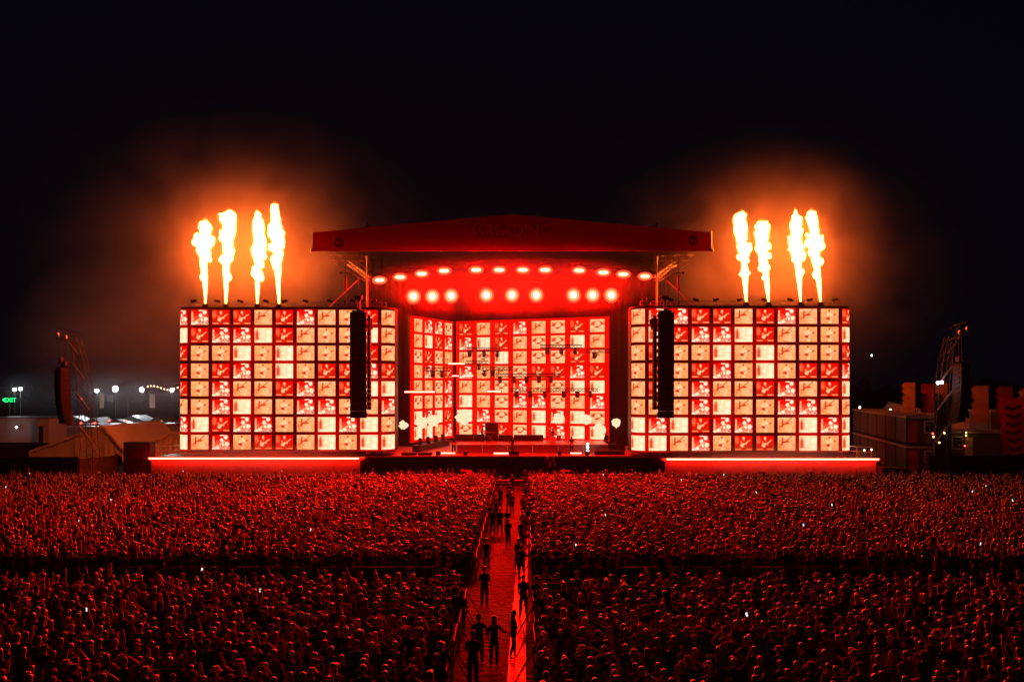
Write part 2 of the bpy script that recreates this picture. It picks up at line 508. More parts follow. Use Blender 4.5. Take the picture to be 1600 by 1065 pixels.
def side_wall(rows, cx, yf, label):
    w = thing('video_wall', label, 'video screen', (cx, yf, WZ))
    # cabinet body with rounded front corners
    arc = []
    for k in range(9):
        t = PI / 2 * k / 8; arc.append((HW + RAD * math.sin(t), .06 + RAD - RAD * math.cos(t)))
    front = [(-x, y) for x, y in reversed(arc)] + arc
    # gaps between the pictures: dark red, with the bloom of bright pictures painted in
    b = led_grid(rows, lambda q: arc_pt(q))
    b.name = 'led_bloom_panel'; b.parent = w
    n = len(front)
    c = MB()
    back = [(x, y + .02) for x, y in front] + [(HW + RAD, 3.2), (-HW - RAD, 3.2)]
    c.prism(back, 'z', -.10, -.005); c.prism(back, 'z', WH + .005, WH + .14)
    for sx in (-1, 1): c.box((sx * (HW + RAD - .05), 2.3, WH / 2), (.1, 1.8, WH))
    c.box((0, 3.25, WH / 2), (2 * (HW + RAD), .1, WH))
    c.build('cabinet_frame', M_black, w, False)
    for r in range(8):
        for q in range(11):
            z = WH - (r + .5) * PZ
            if 0 < q < 10: put_tile(w, rows[r][q], ((q - 5) * PX, 0, z))
            else:
                s = -1 if q == 0 else 1
                put_tile(w, rows[r][q], (s * HW, 0, z), 0, s)
    return w
LX, LY = -21.72, 76.0
RX, RY = 21.75, 74.8
side_wall(LEFT_ROWS, LX, LY, 'left LED video wall with rounded ends showing a grid of red band pictures')
side_wall(RIGHT_ROWS, RX, RY, 'right LED video wall with rounded ends showing a grid of red band pictures')

def flat_wall(rows, A, B, ztop, label, w, phase=''):
    A = Vector(A); B = Vector(B); d = B - A; L = d.length; rz = math.atan2(d.y, d.x)
    n = len(rows[0]); px = L / n
    t = thing('video_wall', label, 'video screen', (A.x, A.y, ztop - 8 * PZ), None, rz)
    b = MB(); b.box((L / 2, .16, WH / 2), (L + .3, .2, WH + .3)); b.build('led_bloom_panel', M_ledbase2, t, False)
    c = MB(); c.box((L / 2, .40, WH / 2), (L + .3, .26, WH + .3))
    c.build('cabinet_frame', M_black, t, False)
    for r in range(8):
        for q in range(n):
            put_tile(t, rows[r][q], ((q + .5) * px, 0, WH - (r + .5) * PZ), 0, 0, w)
    return t
flat_wall(['KDDG', 'KBRD', 'GRGP', 'PDPR', 'KPGD', 'GKGD', 'BDBR', 'BBPD'], at(645, 600, 87), at(708, 600, 95.2), 16.95,
          'narrow LED video wall angled along the left of the stage', 1.66)
flat_wall(['RKRDKGRG', 'DBRKGGBK', 'KGBKGGRK', 'DPKGRRDR', 'KKGDPGBB', 'BKGDDGKD', 'BDGKBDBG', 'GDRGBDBB'], at(714, 600, 95), at(949, 600, 88), 16.95,
          'wide LED video wall across the back of the stage', 1.66)
# ================================================================ STAGE
DK = 2.75
sg = thing('concert_stage', 'wide open-air concert stage with gabled roof and black front skirt', 'stage', (0, 76, 0))
def sp(mb, name, m): return mb.build(name, m, sg)
b = MB(); b.box((0, 87.9, DK - .09), (29.4, 23.4, .18))
for k in range(11): b.box((-13.4 + k * 2.68, 87.9, DK - .45), (.1, 23, .5))
sp(b, 'deck', M_deck)
# skirt of hanging cloth panels
for k in range(12):
    x0 = -14.6 + k * 2.433; s = MB(); n = 10
    vs = []
    for i in range(n + 1):
        x = x0 + 2.42 * i / n; y = 76.08 + .05 * math.sin(i * 2.1 + k)
        vs += [(x, y, 0.02), (x, y, DK - .19)]
    s.add(vs, [(2 * i, 2 * i + 2, 2 * i + 3, 2 * i + 1) for i in range(n)], 0, True)
    sp(s, 'skirt_panel', M_skirt)
# roof: gabled deck, front fascia is a banner (own thing), ceiling trusses
xl, xr = -18.45, 18.45
zl, zp, zb = 23.65, 25.35, 22.02
def roofprof(o): return [(xl, zb + .05), (xr, zb + .05), (xr, zl - o), (0, zp - o), (xl, zl - o)]
b = MB(); b.add([(xl, 74.2, zl), (0, 74.2, zp), (xr, 74.2, zl), (xl, 99, zl), (0, 99, zp), (xr, 99, zl),
                 (xl, 74.2, zl - .12), (0, 74.2, zp - .12), (xr, 74.2, zl - .12), (xl, 99, zl - .12), (0, 99, zp - .12), (xr, 99, zl - .12)],
                [(0, 1, 4, 3), (1, 2, 5, 4), (6, 9, 10, 7), (7, 10, 11, 8), (0, 6, 7, 1), (1, 7, 8, 2), (0, 3, 9, 6), (2, 8, 11, 5), (3, 4, 10, 9), (4, 5, 11, 10)])
sp(b, 'roof_sheet', mat('roof_pvc', (0.06, 0.06, 0.065), 0.5))
b = MB(); b.box((0, 99, 13), (30, .1, 20.5)); sp(b, 'backdrop', M_skirt)
for s in (-1, 1):
    b = MB(); n = 24; vs = []
    for i in range(n + 1):
        x = s * (11.0 + 5.4 * i / n) + (0.15 if s > 0 else 0); y = 88.6 + .16 * math.sin(i * 1.9)
        vs += [(x, y, DK), (x, y, 22)]
    b.add(vs, [(2 * i, 2 * i + 2, 2 * i + 3, 2 * i + 1) for i in range(n)], 0, True); sp(b, 'side_drape', M_skirt)
    b = MB(); b.box((s * 16.4, 93.8, 12.4), (.12, 10, 19.3)); sp(b, 'side_drape', M_skirt)
    # lattice tower and its bright front pole
    b = MB(); b.truss((s * 13.2, 78.0, 0), (s * 13.2, 78.0, 22), .9, 1.1, .05); sp(b, 'tower', M_dkalu)
    b = MB(); b.cyl((s * 14.05, 77.2, 0), (s * 14.05, 77.2, 22.0), .09, n=8); sp(b, 'tower_pole', M_alu)
    # outrigger brackets under the eave
    b = MB()
    b.truss((s * 17.4, 76.2, 21.7), (s * 14.2, 76.8, 21.7), .5, .7, .03)
    b.truss((s * 17.0, 76.4, 21.4), (s * 14.1, 77.0, 19.7), .4, .6, .03)
    b.truss((s * 15.6, 76.6, 21.5), (s * 14.1, 77.0, 20.6), .35, .5, .03)
    b.truss((s * 16.2, 79.4, 21.6), (s * 14.0, 78.2, 19.9), .35, .6, .03)
    sp(b, 'outrigger', M_alu)
    b = MB(); b.bar((s * 14.9, 76.7, 19.6), (s * 17.35, 75.6, 16.95), .09); sp(b, 'brace', M_alu)
    b = MB(); b.cyl((s * 15.9, 76.0, 20.0), (s * 15.9, 76.0, 18.5), .15, n=10); b.cyl((s * 15.9, 76, 21.6), (s * 15.9, 76, 17.4), .025, n=5)
    b.bar((s * 16.3, 76, 20.2), (s * 15.3, 76, 20.15), .08); b.ell((s * 16.35, 76, 20.2), (.12, .12, .14), 8, 6); b.box((s * 15.9, 76, 17.4), (.16, .16, .35))
    sp(b, 'hoist', M_black)
    # end rods and top spigots of the roof
    b = MB(); b.cyl((s * 18.52, 74.0, 22.0), (s * 18.52, 74.0, 23.8), .06, n=6); b.ell((s * 18.6, 74.0, 22.05), (.16, .1, .2), 8, 6); sp(b, 'end_rod', M_alu)
    b = MB(); b.box((s * 13.7, 75.2, 24.5), (.14, .14, .7)); b.box((s * 13.45, 75.2, 24.4), (.07, .07, .6)); b.box((s * 13.1, 75.2, 24.4), (.08, .08, .5)); sp(b, 'spigot', M_alu)
b = MB(); b.truss((-16, 78.6, 21.5), (16, 78.6, 21.5), .7, .9, .04); sp(b, 'front_truss', M_dkalu)
b = MB(); b.truss((-14, 86, 21.6), (14, 86, 21.6), .7, .9, .04); sp(b, 'mid_truss', M_dkalu)
b = MB()
pts = [(-13.2, 77.7, 20.1), (-7, 77.7, 20.95), (7, 77.7, 21.1), (13.2, 77.7, 20.2)]
for i in range(3): b.truss(pts[i], pts[i + 1], .4, .6, .03)
sp(b, 'arched_truss', M_dkalu)
for (x0, x1) in ((-10.8, -5.6), (-3.2, 3.2), (5.8, 10.8)):
    b = MB(); b.truss((x0, 81, 19.05), (x1, 81, 19.05), .4, .6, .03)
    for x in (x0 + .5, x1 - .5): b.cyl((x, 81, 19.2), (x, 81, 21.6), .02, n=4)
    sp(b, 'light_truss', M_dkalu)
# low sill shelf along the foot of the skirt (lit red in the photograph)
b = MB(); b.box((0, 75.6, .45), (29.0, .7, .12)); b.box((0, 75.6, .2), (29.0, .6, .38)); sp(b, 'pit_step', M_grey)

# banner across the roof front
def banner_mat():
    m = bpy.data.materials.new('banner_cloth'); m.use_nodes = True
    nt = m.node_tree; b = nt.nodes['Principled BSDF']
    b.inputs['Base Color'].default_value = (0.42, 0.02, 0.03, 1); b.inputs['Roughness'].default_value = .8
    tr = nt.nodes.new('ShaderNodeBsdfTranslucent'); tr.inputs['Color'].default_value = (0.75, 0.03, 0.05, 1)
    mx = nt.nodes.new('ShaderNodeMixShader'); mx.inputs[0].default_value = .05
    nt.links.new(b.outputs[0], mx.inputs[1]); nt.links.new(tr.outputs[0], mx.inputs[2])
    nz = nt.nodes.new('ShaderNodeTexNoise'); nz.inputs['Scale'].default_value = .8
    bp = nt.nodes.new('ShaderNodeBump'); bp.inputs['Strength'].default_value = .3
    nt.links.new(nz.outputs['Fac'], bp.inputs['Height']); nt.links.new(bp.outputs['Normal'], b.inputs['Normal'])
    nt.links.new(mx.outputs[0], nt.nodes['Material Output'].inputs['Surface'])
    return m
bn = thing('roof_banner', 'red gabled banner across the front of the stage roof with faint lettering', 'banner', (0, 73.98, zb))
b = MB(); n = 40; vs = []
for i in range(n + 1):
    x = xl + (xr - xl) * i / n; zt = zl + (zp - zl) * (1 - abs(x) / xr)
    for j in range(5): vs.append((x, 73.98 + .03 * math.sin(x * 1.3 + j), zb - .06 + (zt + .1 - zb) * j / 4))
b.add(vs, [(5 * i + j, 5 * i + 5 + j, 5 * i + 6 + j, 5 * i + 1 + j) for i in range(n) for j in range(4)], 0, True)
b.build('banner_cloth', banner_mat(), bn)
b = MB(); b.bar((xl, 73.95, zb - .06), (xr, 73.95, zb - .06), .06); b.build('hem_bar', mat('red_hem', (.6, .1, .08), .5), bn)
M_let = mat('banner_print', (0.9, 0.16, 0.16), 0.7)
def text(name, body, size, loc, m, parent, ex=0.01, rot=(PI / 2, 0, 0), align='CENTER', bold=0.0):
    cu = bpy.data.curves.new(name, 'FONT'); cu.body = body; cu.size = size; cu.extrude = ex; cu.align_x = align; cu.offset = bold
    cu.materials.append(m)
    o = bpy.data.objects.new(name, cu); COL.objects.link(o)
    if parent is not None: o.parent = parent
    bpy.context.view_layer.update()
    me = bpy.data.meshes.new_from_object(o.evaluated_get(bpy.context.evaluated_depsgraph_get()))
    bpy.data.objects.remove(o)
    o = bpy.data.objects.new(name, me); COL.objects.link(o)
    if parent is not None: o.parent = parent
    o.location = Vector(loc) - (WL[parent.name] if parent is not None else Vector()); o.rotation_euler = rot
    return o
text('lettering', 'READING', 1.42, (0.55, 73.90, 23.42), M_let, bn, 0.012, bold=.025)
b = MB()
for k in range(2):
    x = -3.25 - k * .62
    for s in (-1, 1):
        b.prism([(x, 23.95), (x + .45, 23.95 + s * .52), (x + .78, 23.95 + s * .52), (x + .33, 23.95)][::s], 'y', 73.89, 73.91)
b.build('chevron', M_let, bn)
M_emb = mat('emblem_print', (0.16, 0.03, 0.02), 0.7)
for s, u, v in ((-1, 530, 379), (1, 1083, 376)):
    c = at(u, v, 73.9); b = MB()
    seg = 20
    for k in range(seg):       # ring with a bolt in it
        a0, a1 = 2 * PI * k / seg, 2 * PI * (k + 1) / seg
        b.prism([(c.x + .46 * math.cos(a0), c.z + .46 * math.sin(a0)), (c.x + .46 * math.cos(a1), c.z + .46 * math.sin(a1)),
                 (c.x + .30 * math.cos(a1), c.z + .30 * math.sin(a1)), (c.x + .30 * math.cos(a0), c.z + .30 * math.sin(a0))], 'y', 73.89, 73.91)
    b.prism([(c.x - .06, c.z - .28), (c.x + .06, c.z - .28), (c.x + .06, c.z + .22), (c.x - .06, c.z + .22)], 'y', 73.89, 73.91)
    b.prism([(c.x - .18, c.z + .1), (c.x + .18, c.z + .1), (c.x + .18, c.z + .22), (c.x - .18, c.z + .22)], 'y', 73.88, 73.905)
    b.build('emblem', M_emb, bn)

# ---- wing platforms in front of the video walls
def wing(cx, yf, s, label):
    w = thing('wing_platform', label, 'platform', (cx, yf, 0))
    HWP = 9.75; zt = 2.72
    b = MB(); b.box((cx, yf + 2.55, zt - .1), (2 * HWP + .4, 4.7, .2)); b.build('platform_deck', M_deck, w)
    for k in range(8):
        x = cx - HWP + (k + .5) * 2 * HWP / 8; b = MB(); b.box((x, yf + .3, 1.28), (2 * HWP / 8 - .03, .06, 2.46)); b.build('front_panel', mat('wing_panel', (.22, .2, .2), .6), w)
    # stair with two lit treads
    for k in range(3):
        b = MB(); b.box((cx + s * 3.6, yf - 2.2 + k * .5, .55 + .35 * k), (4.6 - .3 * k, .5, .1)); b.build('stair_tread', M_grey, w)
    for dx in (-2.2, 2.2):
        b = MB(); b.prism([(yf - 2.45, 0), (yf - .3, 0), (yf - .3, 1.45), (yf - 2.45, .5)], 'x', cx + s * 3.6 + dx - .04, cx + s * 3.6 + dx + .04)
        b.build('stair_side', M_black, w)
    # handrail at the outer end
    b = MB(); xo = cx - s * 9.6 * 1.0
    for k in range(3): b.bar((cx - s * (9.7 - k * 1.0), yf + 1.2 + k * .9, zt), (cx - s * (9.7 - k * 1.0), yf + 1.2 + k * .9, zt + 1.0), .05)
    for h in (.55, 1.0): b.bar((cx - s * 9.7, yf + 1.2, zt + h), (cx - s * 7.7, yf + 3.0, zt + h), .05)
    b.build('handrail', M_alu, w)
    L = thing('light_strip', ('left' if s > 0 else 'right') + ' long glowing light strip on the front edge of the wing platform', 'light strip', (cx, yf, zt))
    b = MB(); b.box((cx, yf - .22, zt + .02), (2 * HWP, .1, .14)); b.build('tube', emit('strip_glow', (1.0, .006, .002), 60.0), L)
    b = MB(); b.box((cx, yf - .28, zt + .02), (2 * HWP - .1, .03, .09)); b.build('bright_core', emit('strip_core', (1.0, .5, .32), 6.0), L)
    b = MB(); b.box((cx, yf - .19, zt + .115), (2 * HWP + .06, .18, .04)); b.build('housing', M_black, L)
wing(at(398, 714, 74.0).x, 74.0, 1, 'red-lit wing platform below the left video wall')
wing(at(1206, 714, 73.2).x, 73.2, -1, 'red-lit wing platform below the right video wall')

# ---- rails on top of the video walls with small fixtures and the flame machines
def wall_rail(cx, yf, label):
    t = thing('top_rail', label, 'rail', (cx, yf, WZ + WH + .14))
    z = WZ + WH + .14
    b = MB()
    for h in (.12, .5): b.bar((cx - 9.6, yf + .7, z + h), (cx + 9.6, yf + .7, z + h), .05)
    for k in range(21): b.bar((cx - 9.6 + k * .96, yf + .7, z), (cx - 9.6 + k * .96, yf + .7, z + .5), .04)
    for k in range(20): b.bar((cx - 9.6 + k * .96, yf + .7, z + .12), (cx - 8.64 + k * .96, yf + .7, z + .5), .025)
    b.build('pipe', M_alu, t)
    for k in range(9):
        x = cx - 8.6 + k * 2.15 + random.uniform(-.3, .3)
        b = MB(); b.box((x, yf + .6, z + .62), (.5, .3, .22), 0, Matrix.Rotation(R(random.choice([-18, 15, 22])), 3, 'Y')); b.cyl((x, yf + .6, z + .45), (x, yf + .6, z + .6), .04, n=6)
        b.cyl((x - .28, yf + .55, z + .68), (x - .16, yf + .55, z + .66), .12, .1, 8); b.build('small_fixture', M_black, t)
    return t
wall_rail(LX, LY, 'truss rail with small lamps along the top of the left video wall')
wall_rail(RX, RY, 'truss rail with small lamps along the top of the right video wall')

M_flame = emit('fire', (1.0, .115, .0125), 88.0)
M_fball = emit('fireball_fire', (1.0, .62, .38), 1.35)
M_thinfire = bpy.data.materials.new('thin_fire'); M_thinfire.use_nodes = True
_nt = M_thinfire.node_tree; _nt.nodes.remove(_nt.nodes['Principled BSDF']); _e = _nt.nodes.new('ShaderNodeEmission'); _e.inputs['Color'].default_value = (1, .30, .05, 1); _e.inputs['Strength'].default_value = 1.6
_nt.links.new(_e.outputs[0], _nt.nodes['Material Output'].inputs['Volume'])
def flame(u, v0, u1, v1, D, prof, seed, label):
    """jet of fire: swept lumpy column"""
    a = at(u, v0, D); e = at(u1, v1, D)
    b = MB(); N = 90; n = 26; vs = []
    for k in range(N + 1):
        t = k / N
        c = a.lerp(e, t) + Vector((math.sin(t * 7 + seed) * .14 * t, math.sin(t * 5 + seed * 2) * .2 * t, 0))
        r = np.interp(t, [p[0] for p in prof], [p[1] for p in prof]) * D / F * .77
        for i in range(n):
            an = 2 * PI * i / n
            d = Vector((math.cos(an), math.sin(an), 0))
            q = c + d * r
            nz = mnoise.noise(Vector((q.x * 1.1, q.y * 1.1, q.z * 1.1 + seed * 7))) + .6 * mnoise.noise(Vector((q.x * 3, q.y * 3, q.z * 3 + seed * 3))) + .55 * mnoise.noise(Vector((q.x * 7, q.y * 7, q.z * 6 + seed * 5)))
            amp = min(1, t * 2.2)
            vs.append(c + d * max(.02, r * (1 + .50 * nz * amp)) + Vector((0, 0, .25 * nz * amp)))
    fs = [(k * n + i, k * n + (i + 1) % n, (k + 1) * n + (i + 1) % n, (k + 1) * n + i) for k in range(N) for i in range(n)]
    fs.append(tuple(N * n + i for i in range(n))); fs.append(tuple(range(n - 1, -1, -1)))
    b.add(vs, fs, 0, True)
    # licks torn off the side
    for k in range(9):
        t = random.uniform(.25, .82); r = np.interp(t, [p[0] for p in prof], [p[1] for p in prof]) * D / F
        sd = random.choice((-1, 1)); c = a.lerp(e, t) + Vector((sd * r * .9, random.uniform(-.3, .3), 0))
        rr = random.uniform(.10, .30)
        b.ell(c, (rr, rr, rr * 1.3), 9, 7, 0, lambda d, p: p * (1 + .5 * mnoise.noise(d * 2 + c)))
    o = b.build('flame', M_flame)
    WL[o.name] = Vector((0, 0, 0))
    g_ = MB(); vs2 = []
    for k in range(0, N + 1, 3):
        cen = sum((Vector(p) for p in vs[k * n:(k + 1) * n]), Vector()) / n
        for i in range(0, n, 2): p = Vector(vs[k * n + i]); vs2.append(cen + (p - cen) * 1.28 + (p - cen).normalized() * .07 + Vector((0, 0, .25 if k > N - 3 else 0)))
    n2 = n // 2; N2 = N // 3
    fs2 = [(k * n2 + i, k * n2 + (i + 1) % n2, (k + 1) * n2 + (i + 1) % n2, (k + 1) * n2 + i) for k in range(N2) for i in range(n2)]
    fs2.append(tuple(N2 * n2 + i for i in range(n2))); fs2.append(tuple(range(n2 - 1, -1, -1)))
    g_.add(vs2, fs2, 0, True); g_.build('thin_flame', M_thinfire, o)
    tag(o, label, 'flame', 'jets of fire above the video walls')
    mch = MB(); mch.box(a + Vector((0, 0, -.28)), (.42, .4, .34)); mch.cyl(a + Vector((0, 0, -.14)), a + Vector((0, 0, .02)), .09, .06, 8)
    for s in (-1, 1): mch.box(a + Vector((s * .26, 0, -.38)), (.06, .44, .12))
    tag(mch.build('flame_machine', M_black), f'black flame machine, {ordinal(round(seed - 1.3) % 4)} from the left on the {"left" if u < 800 else "right"} video wall', 'flame machine', 'flame machines on the video walls')
PA = [(0, 1.4), (.15, 3), (.3, 5), (.45, 6.5), (.55, 7.5), (.62, 10), (.7, 14), (.77, 15), (.83, 9), (.9, 10.5), (.96, 8.5), (.985, 5.5), (1, 1)]
PB = [(0, 1.4), (.15, 3.5), (.3, 5), (.45, 7), (.6, 8), (.7, 9), (.8, 12), (.88, 13.5), (.95, 12), (.985, 8), (1, 2)]
PC = [(0, 1.4), (.2, 4), (.38, 5.5), (.5, 9), (.6, 12.5), (.68, 11), (.74, 9.5), (.8, 11), (.88, 9), (.94, 7), (.98, 4.5), (1, 1)]
PD = [(0, 1.4), (.2, 4), (.4, 6), (.55, 9), (.65, 11.5), (.72, 12), (.78, 9), (.84, 9), (.9, 10), (.96, 8), (.99, 5), (1, 1)]
PE = [(0, 1.4), (.15, 4), (.35, 6), (.5, 7), (.65, 9), (.8, 11), (.9, 12), (.96, 10.5), (.985, 7), (1, 1)]
fl = [(321, 474, 319, 345, 76.7, PA, 'leftmost short bulging jet of fire on the left video wall'), (353, 474, 356, 331, 76.7, PB, 'second tall jet of fire from the left on the left video wall'),
      (402, 474, 405, 331, 76.7, PC, 'third twisted jet of fire from the left on the left video wall'), (436, 474, 431, 321, 76.7, PD, 'tallest jet of fire nearest the roof on the left video wall'),
      (1166, 471, 1158, 331, 75.5, PE, 'jet of fire nearest the roof on the right video wall'), (1201, 471, 1188, 347, 75.5, PB, 'shortest jet of fire on the right video wall'),
      (1251, 471, 1241, 328, 75.5, PC, 'third jet of fire from the roof on the right video wall'), (1282, 471, 1268, 329, 75.5, PD, 'outermost jet of fire at the far end of the right video wall')]
for i, q in enumerate(fl): flame(*q[:6], i + 1.3, q[6])

# fireballs on the stage
fbs = [(630, 664, 84, 8, 'small fireball by the left side drape'), (659, 660, 86, 11, 'fireball in front of the angled left screen, left of a pair'), (678, 657, 87, 11, 'fireball in front of the angled left screen, right of a pair'),
       (723, 651, 91, 13, 'broad fireball at the left of the back screen'), (873, 654, 87, 10, 'round fireball above the drum kit'), (917, 655, 85, 9, 'round fireball right of the drum kit'),
       (937, 671, 84, 11, 'low ragged fireball at the right end of the back screen'), (963, 660, 84, 8, 'small fireball by the right side drape')]
for u, v, D, r, lab in fbs:
    c = at(u, v, D); rr = .74 * r * D / F; b = MB()
    b.ell(c, (rr, rr * .8, rr), 26, 18, 0, lambda d, p: p * (1 + .5 * mnoise.noise(d * 1.6 + c) + .4 * mnoise.noise(d * 3.4 + c) + .25 * mnoise.noise(d * 8 + c)))
    for k in range(4):
        a = random.uniform(0, 2 * PI); q = c + Vector((math.cos(a) * rr * .8, 0, math.sin(a) * rr * .7)); r2 = rr * random.uniform(.25, .5)
        b.ell(q, (r2, r2, r2), 10, 8, 0, lambda d, p: p * (1 + .5 * mnoise.noise(d * 2 + q)))
    tag(b.build('fireball', M_fball), lab, 'fireball', 'fireballs on the stage')
# ================================================================ STAGE LIGHTS (lit lamps of the photograph)
M_lens = emit('lens_glow', (1.0, .36, .16), 1.6)  # peach bloom round the bulb is put into the lens colour and width
M_bulb = emit('bulb_glow', (1.0, .75, .55), 6.0)
spot_d = bpy.data.lights.new('stage_lamp', 'SPOT')
spot_d.energy = SPOT_W; spot_d.color = (1, .001, .0); spot_d.spot_size = R(72); spot_d.spot_blend = 1.0; spot_d.shadow_soft_size = .25
wash_d = bpy.data.lights.new('strobe_lamp', 'SPOT')
wash_d.energy = SPOT_W * .6; wash_d.color = (1, .001, .0); wash_d.spot_size = R(150); wash_d.spot_blend = 1.0; wash_d.shadow_soft_size = .25
def round_light():
    t = thing('wash_light', '', 'stage light')
    b = MB(); b.cyl((0, .75, 0), (0, .12, 0), .34, .46, 14); b.cyl((0, .12, 0), (0, .0, 0), .80, .80, 18); b.build('lamp_body', M_black, t, False)
    b = MB(); b.box((-.58, .4, .2), (.06, .12, .8)); b.box((.58, .4, .2), (.06, .12, .8)); b.box((0, .4, .62), (1.22, .14, .08)); b.cyl((0, .4, .62), (0, .4, .85), .05, n=6); b.build('yoke', M_black, t, False)
    b = MB(); b.cyl((0, -.005, 0), (0, -.02, 0), .78, .78, 22); b.build('halo_ring', emit('halo_ring_glow', (1, .075, .022), 1.5), t, False)  # red lamp halo put in as a glowing ring round the lens
    b = MB(); b.ell((0, -.03, 0), (.58, .06, .58), 18, 8); b.build('lens', M_lens, t, False)
    b = MB(); b.ell((0, -.08, 0), (.28, .05, .28), 12, 6); b.build('bulb', M_bulb, t, False)
    return t
def bar_light():
    t = thing('strobe_light', '', 'stage light')
    b = MB(); b.box((0, .22, 0), (1.15, .34, .5)); b.build('lamp_body', M_black, t, False)
    b = MB(); b.box((-.62, .2, .18), (.05, .12, .6)); b.box((.62, .2, .18), (.05, .12, .6)); b.box((0, .2, .48), (1.3, .12, .06)); b.build('yoke', M_black, t, False)
    b = MB(); b.ell((0, .05, 0), (.74, .03, .42), 16, 7); b.build('halo_ring', emit('halo_ring_glow', (1, .075, .022), 1.5), t, False)  # oval halo of the bar lamp, shaped as a glowing ring
    b = MB(); b.ell((0, .035, 0), (.56, .05, .26), 14, 7); b.build('lens', M_lens, t, False)
    b = MB(); b.box((0, -.02, 0), (.74, .03, .14)); b.build('bulb', M_bulb, t, False)
    return t
row1 = [(593, 437.6), (625, 433), (659, 427.6), (694, 423), (744, 421.5), (780, 421.6), (817, 421.6), (852, 421.6), (905, 422.4), (943, 425.6), (974, 428.4), (1008, 431.6)]
row2 = [(646, 463), (675.6, 463), (705, 462), (760, 461), (800, 461), (838, 461), (896, 461), (926, 461), (955, 461)]
def hang(rows, proto, D, lamp, word, grp, zup):
    for i, (u, v) in enumerate(rows):
        o = proto if i == 0 else copy_tree(proto)
        o.location = at(u, v, D)
        o['label'] = f'red {word}, {ordinal(i)} from the left in the {zup} row'
        o['group'] = grp
        L = bpy.data.objects.new('lamp', lamp); COL.objects.link(L); L.parent = o
        L.location = (0, -.35, 0)
        k = i / (len(rows) - 1)
        tgt = Vector(((k - .5) * 46, 53 + 14 * ((i * 37) % 5) / 5, 1.5))
        if zup == 'upper' and i % 3 == 1: tgt = Vector(((k - .5) * 20, 83.5, DK))
        L.rotation_euler = (tgt - (o.location + L.location)).to_track_quat('-Z', 'Y').to_euler()
p1_ = bar_light(); p2_ = round_light()
hang(row1, p1_, 77.2, wash_d, 'strobe bar under the roof', 'strobe lamps in an arch under the roof', 'upper')
hang(row2, p2_, 80.6, spot_d, 'round lamp above the stage', 'round wash lamps in three groups', 'lower')

# ---- dark flown trusses with moving heads in the middle of the stage
def moving_head():
    t = thing('moving_head', '', 'moving light')
    b = MB(); b.box((0, 0, -.08), (.36, .34, .16)); b.build('base', M_rub, t, False)
    b = MB(); b.box((-.2, 0, -.36), (.05, .14, .42)); b.box((.2, 0, -.36), (.05, .14, .42)); b.build('yoke', M_rub, t, False)
    b = MB(); b.cyl((0, -.02, -.24), (0, -.08, -.66), .12, .18, 10); b.ell((0, -.02, -.3), (.15, .16, .14), 8, 6); b.build('head', M_rub, t, False)
    return t
flown = [(730, 782, 546, 90, [734, 756, 777]), (844, 910, 541, 87, [855, 877, 899]), (915, 962, 548, 86, [929]), (728, 762, 566, 89.5, [748]),
         (752, 800, 576, 88.5, [757, 770]), (775, 876, 586, 87, [781, 803, 823, 842, 861]), (797, 935, 609, 86, [807, 828, 851, 881, 902, 922]), (663, 702, 577, 86.5, [676, 690])]
mh = None; cnt = 0
wh = ['high left', 'high right', 'by the right drape', 'short and low on the left', 'left of the middle', 'long in the middle', 'lowest and longest', 'in front of the angled left screen']
for k, (u0, u1, v, D, heads) in enumerate(flown):
    a = at(u0, v, D); e = at(u1, v, D)
    t = thing('lighting_truss', 'dark flown truss bar hung ' + wh[k] + ' before the back screens', 'truss', a, 'flown trusses before the back screens')
    b = MB(); b.truss(a, e, .34, .4, .07); b.build('truss_bar', M_dkalu, t)
    for s in (.12, .88):
        q = a.lerp(e, s); b = MB(); b.cyl(q + Vector((0, 0, .15)), Vector((q.x, q.y, 21.5)), .015, n=4); b.build('cable', M_black, t)
    for j, u in enumerate(heads):
        if mh is None: mh = o = moving_head()
        else: o = copy_tree(mh)
        o.location = at(u, v, D) - Vector((0, 0, .18)); o.rotation_euler = (0, 0, R((cnt * 47) % 70 - 35)); cnt += 1
        o['label'] = f'moving head, {ordinal(j)} from the left under the {wh[k]} truss'
        o['group'] = 'moving heads on the flown trusses'

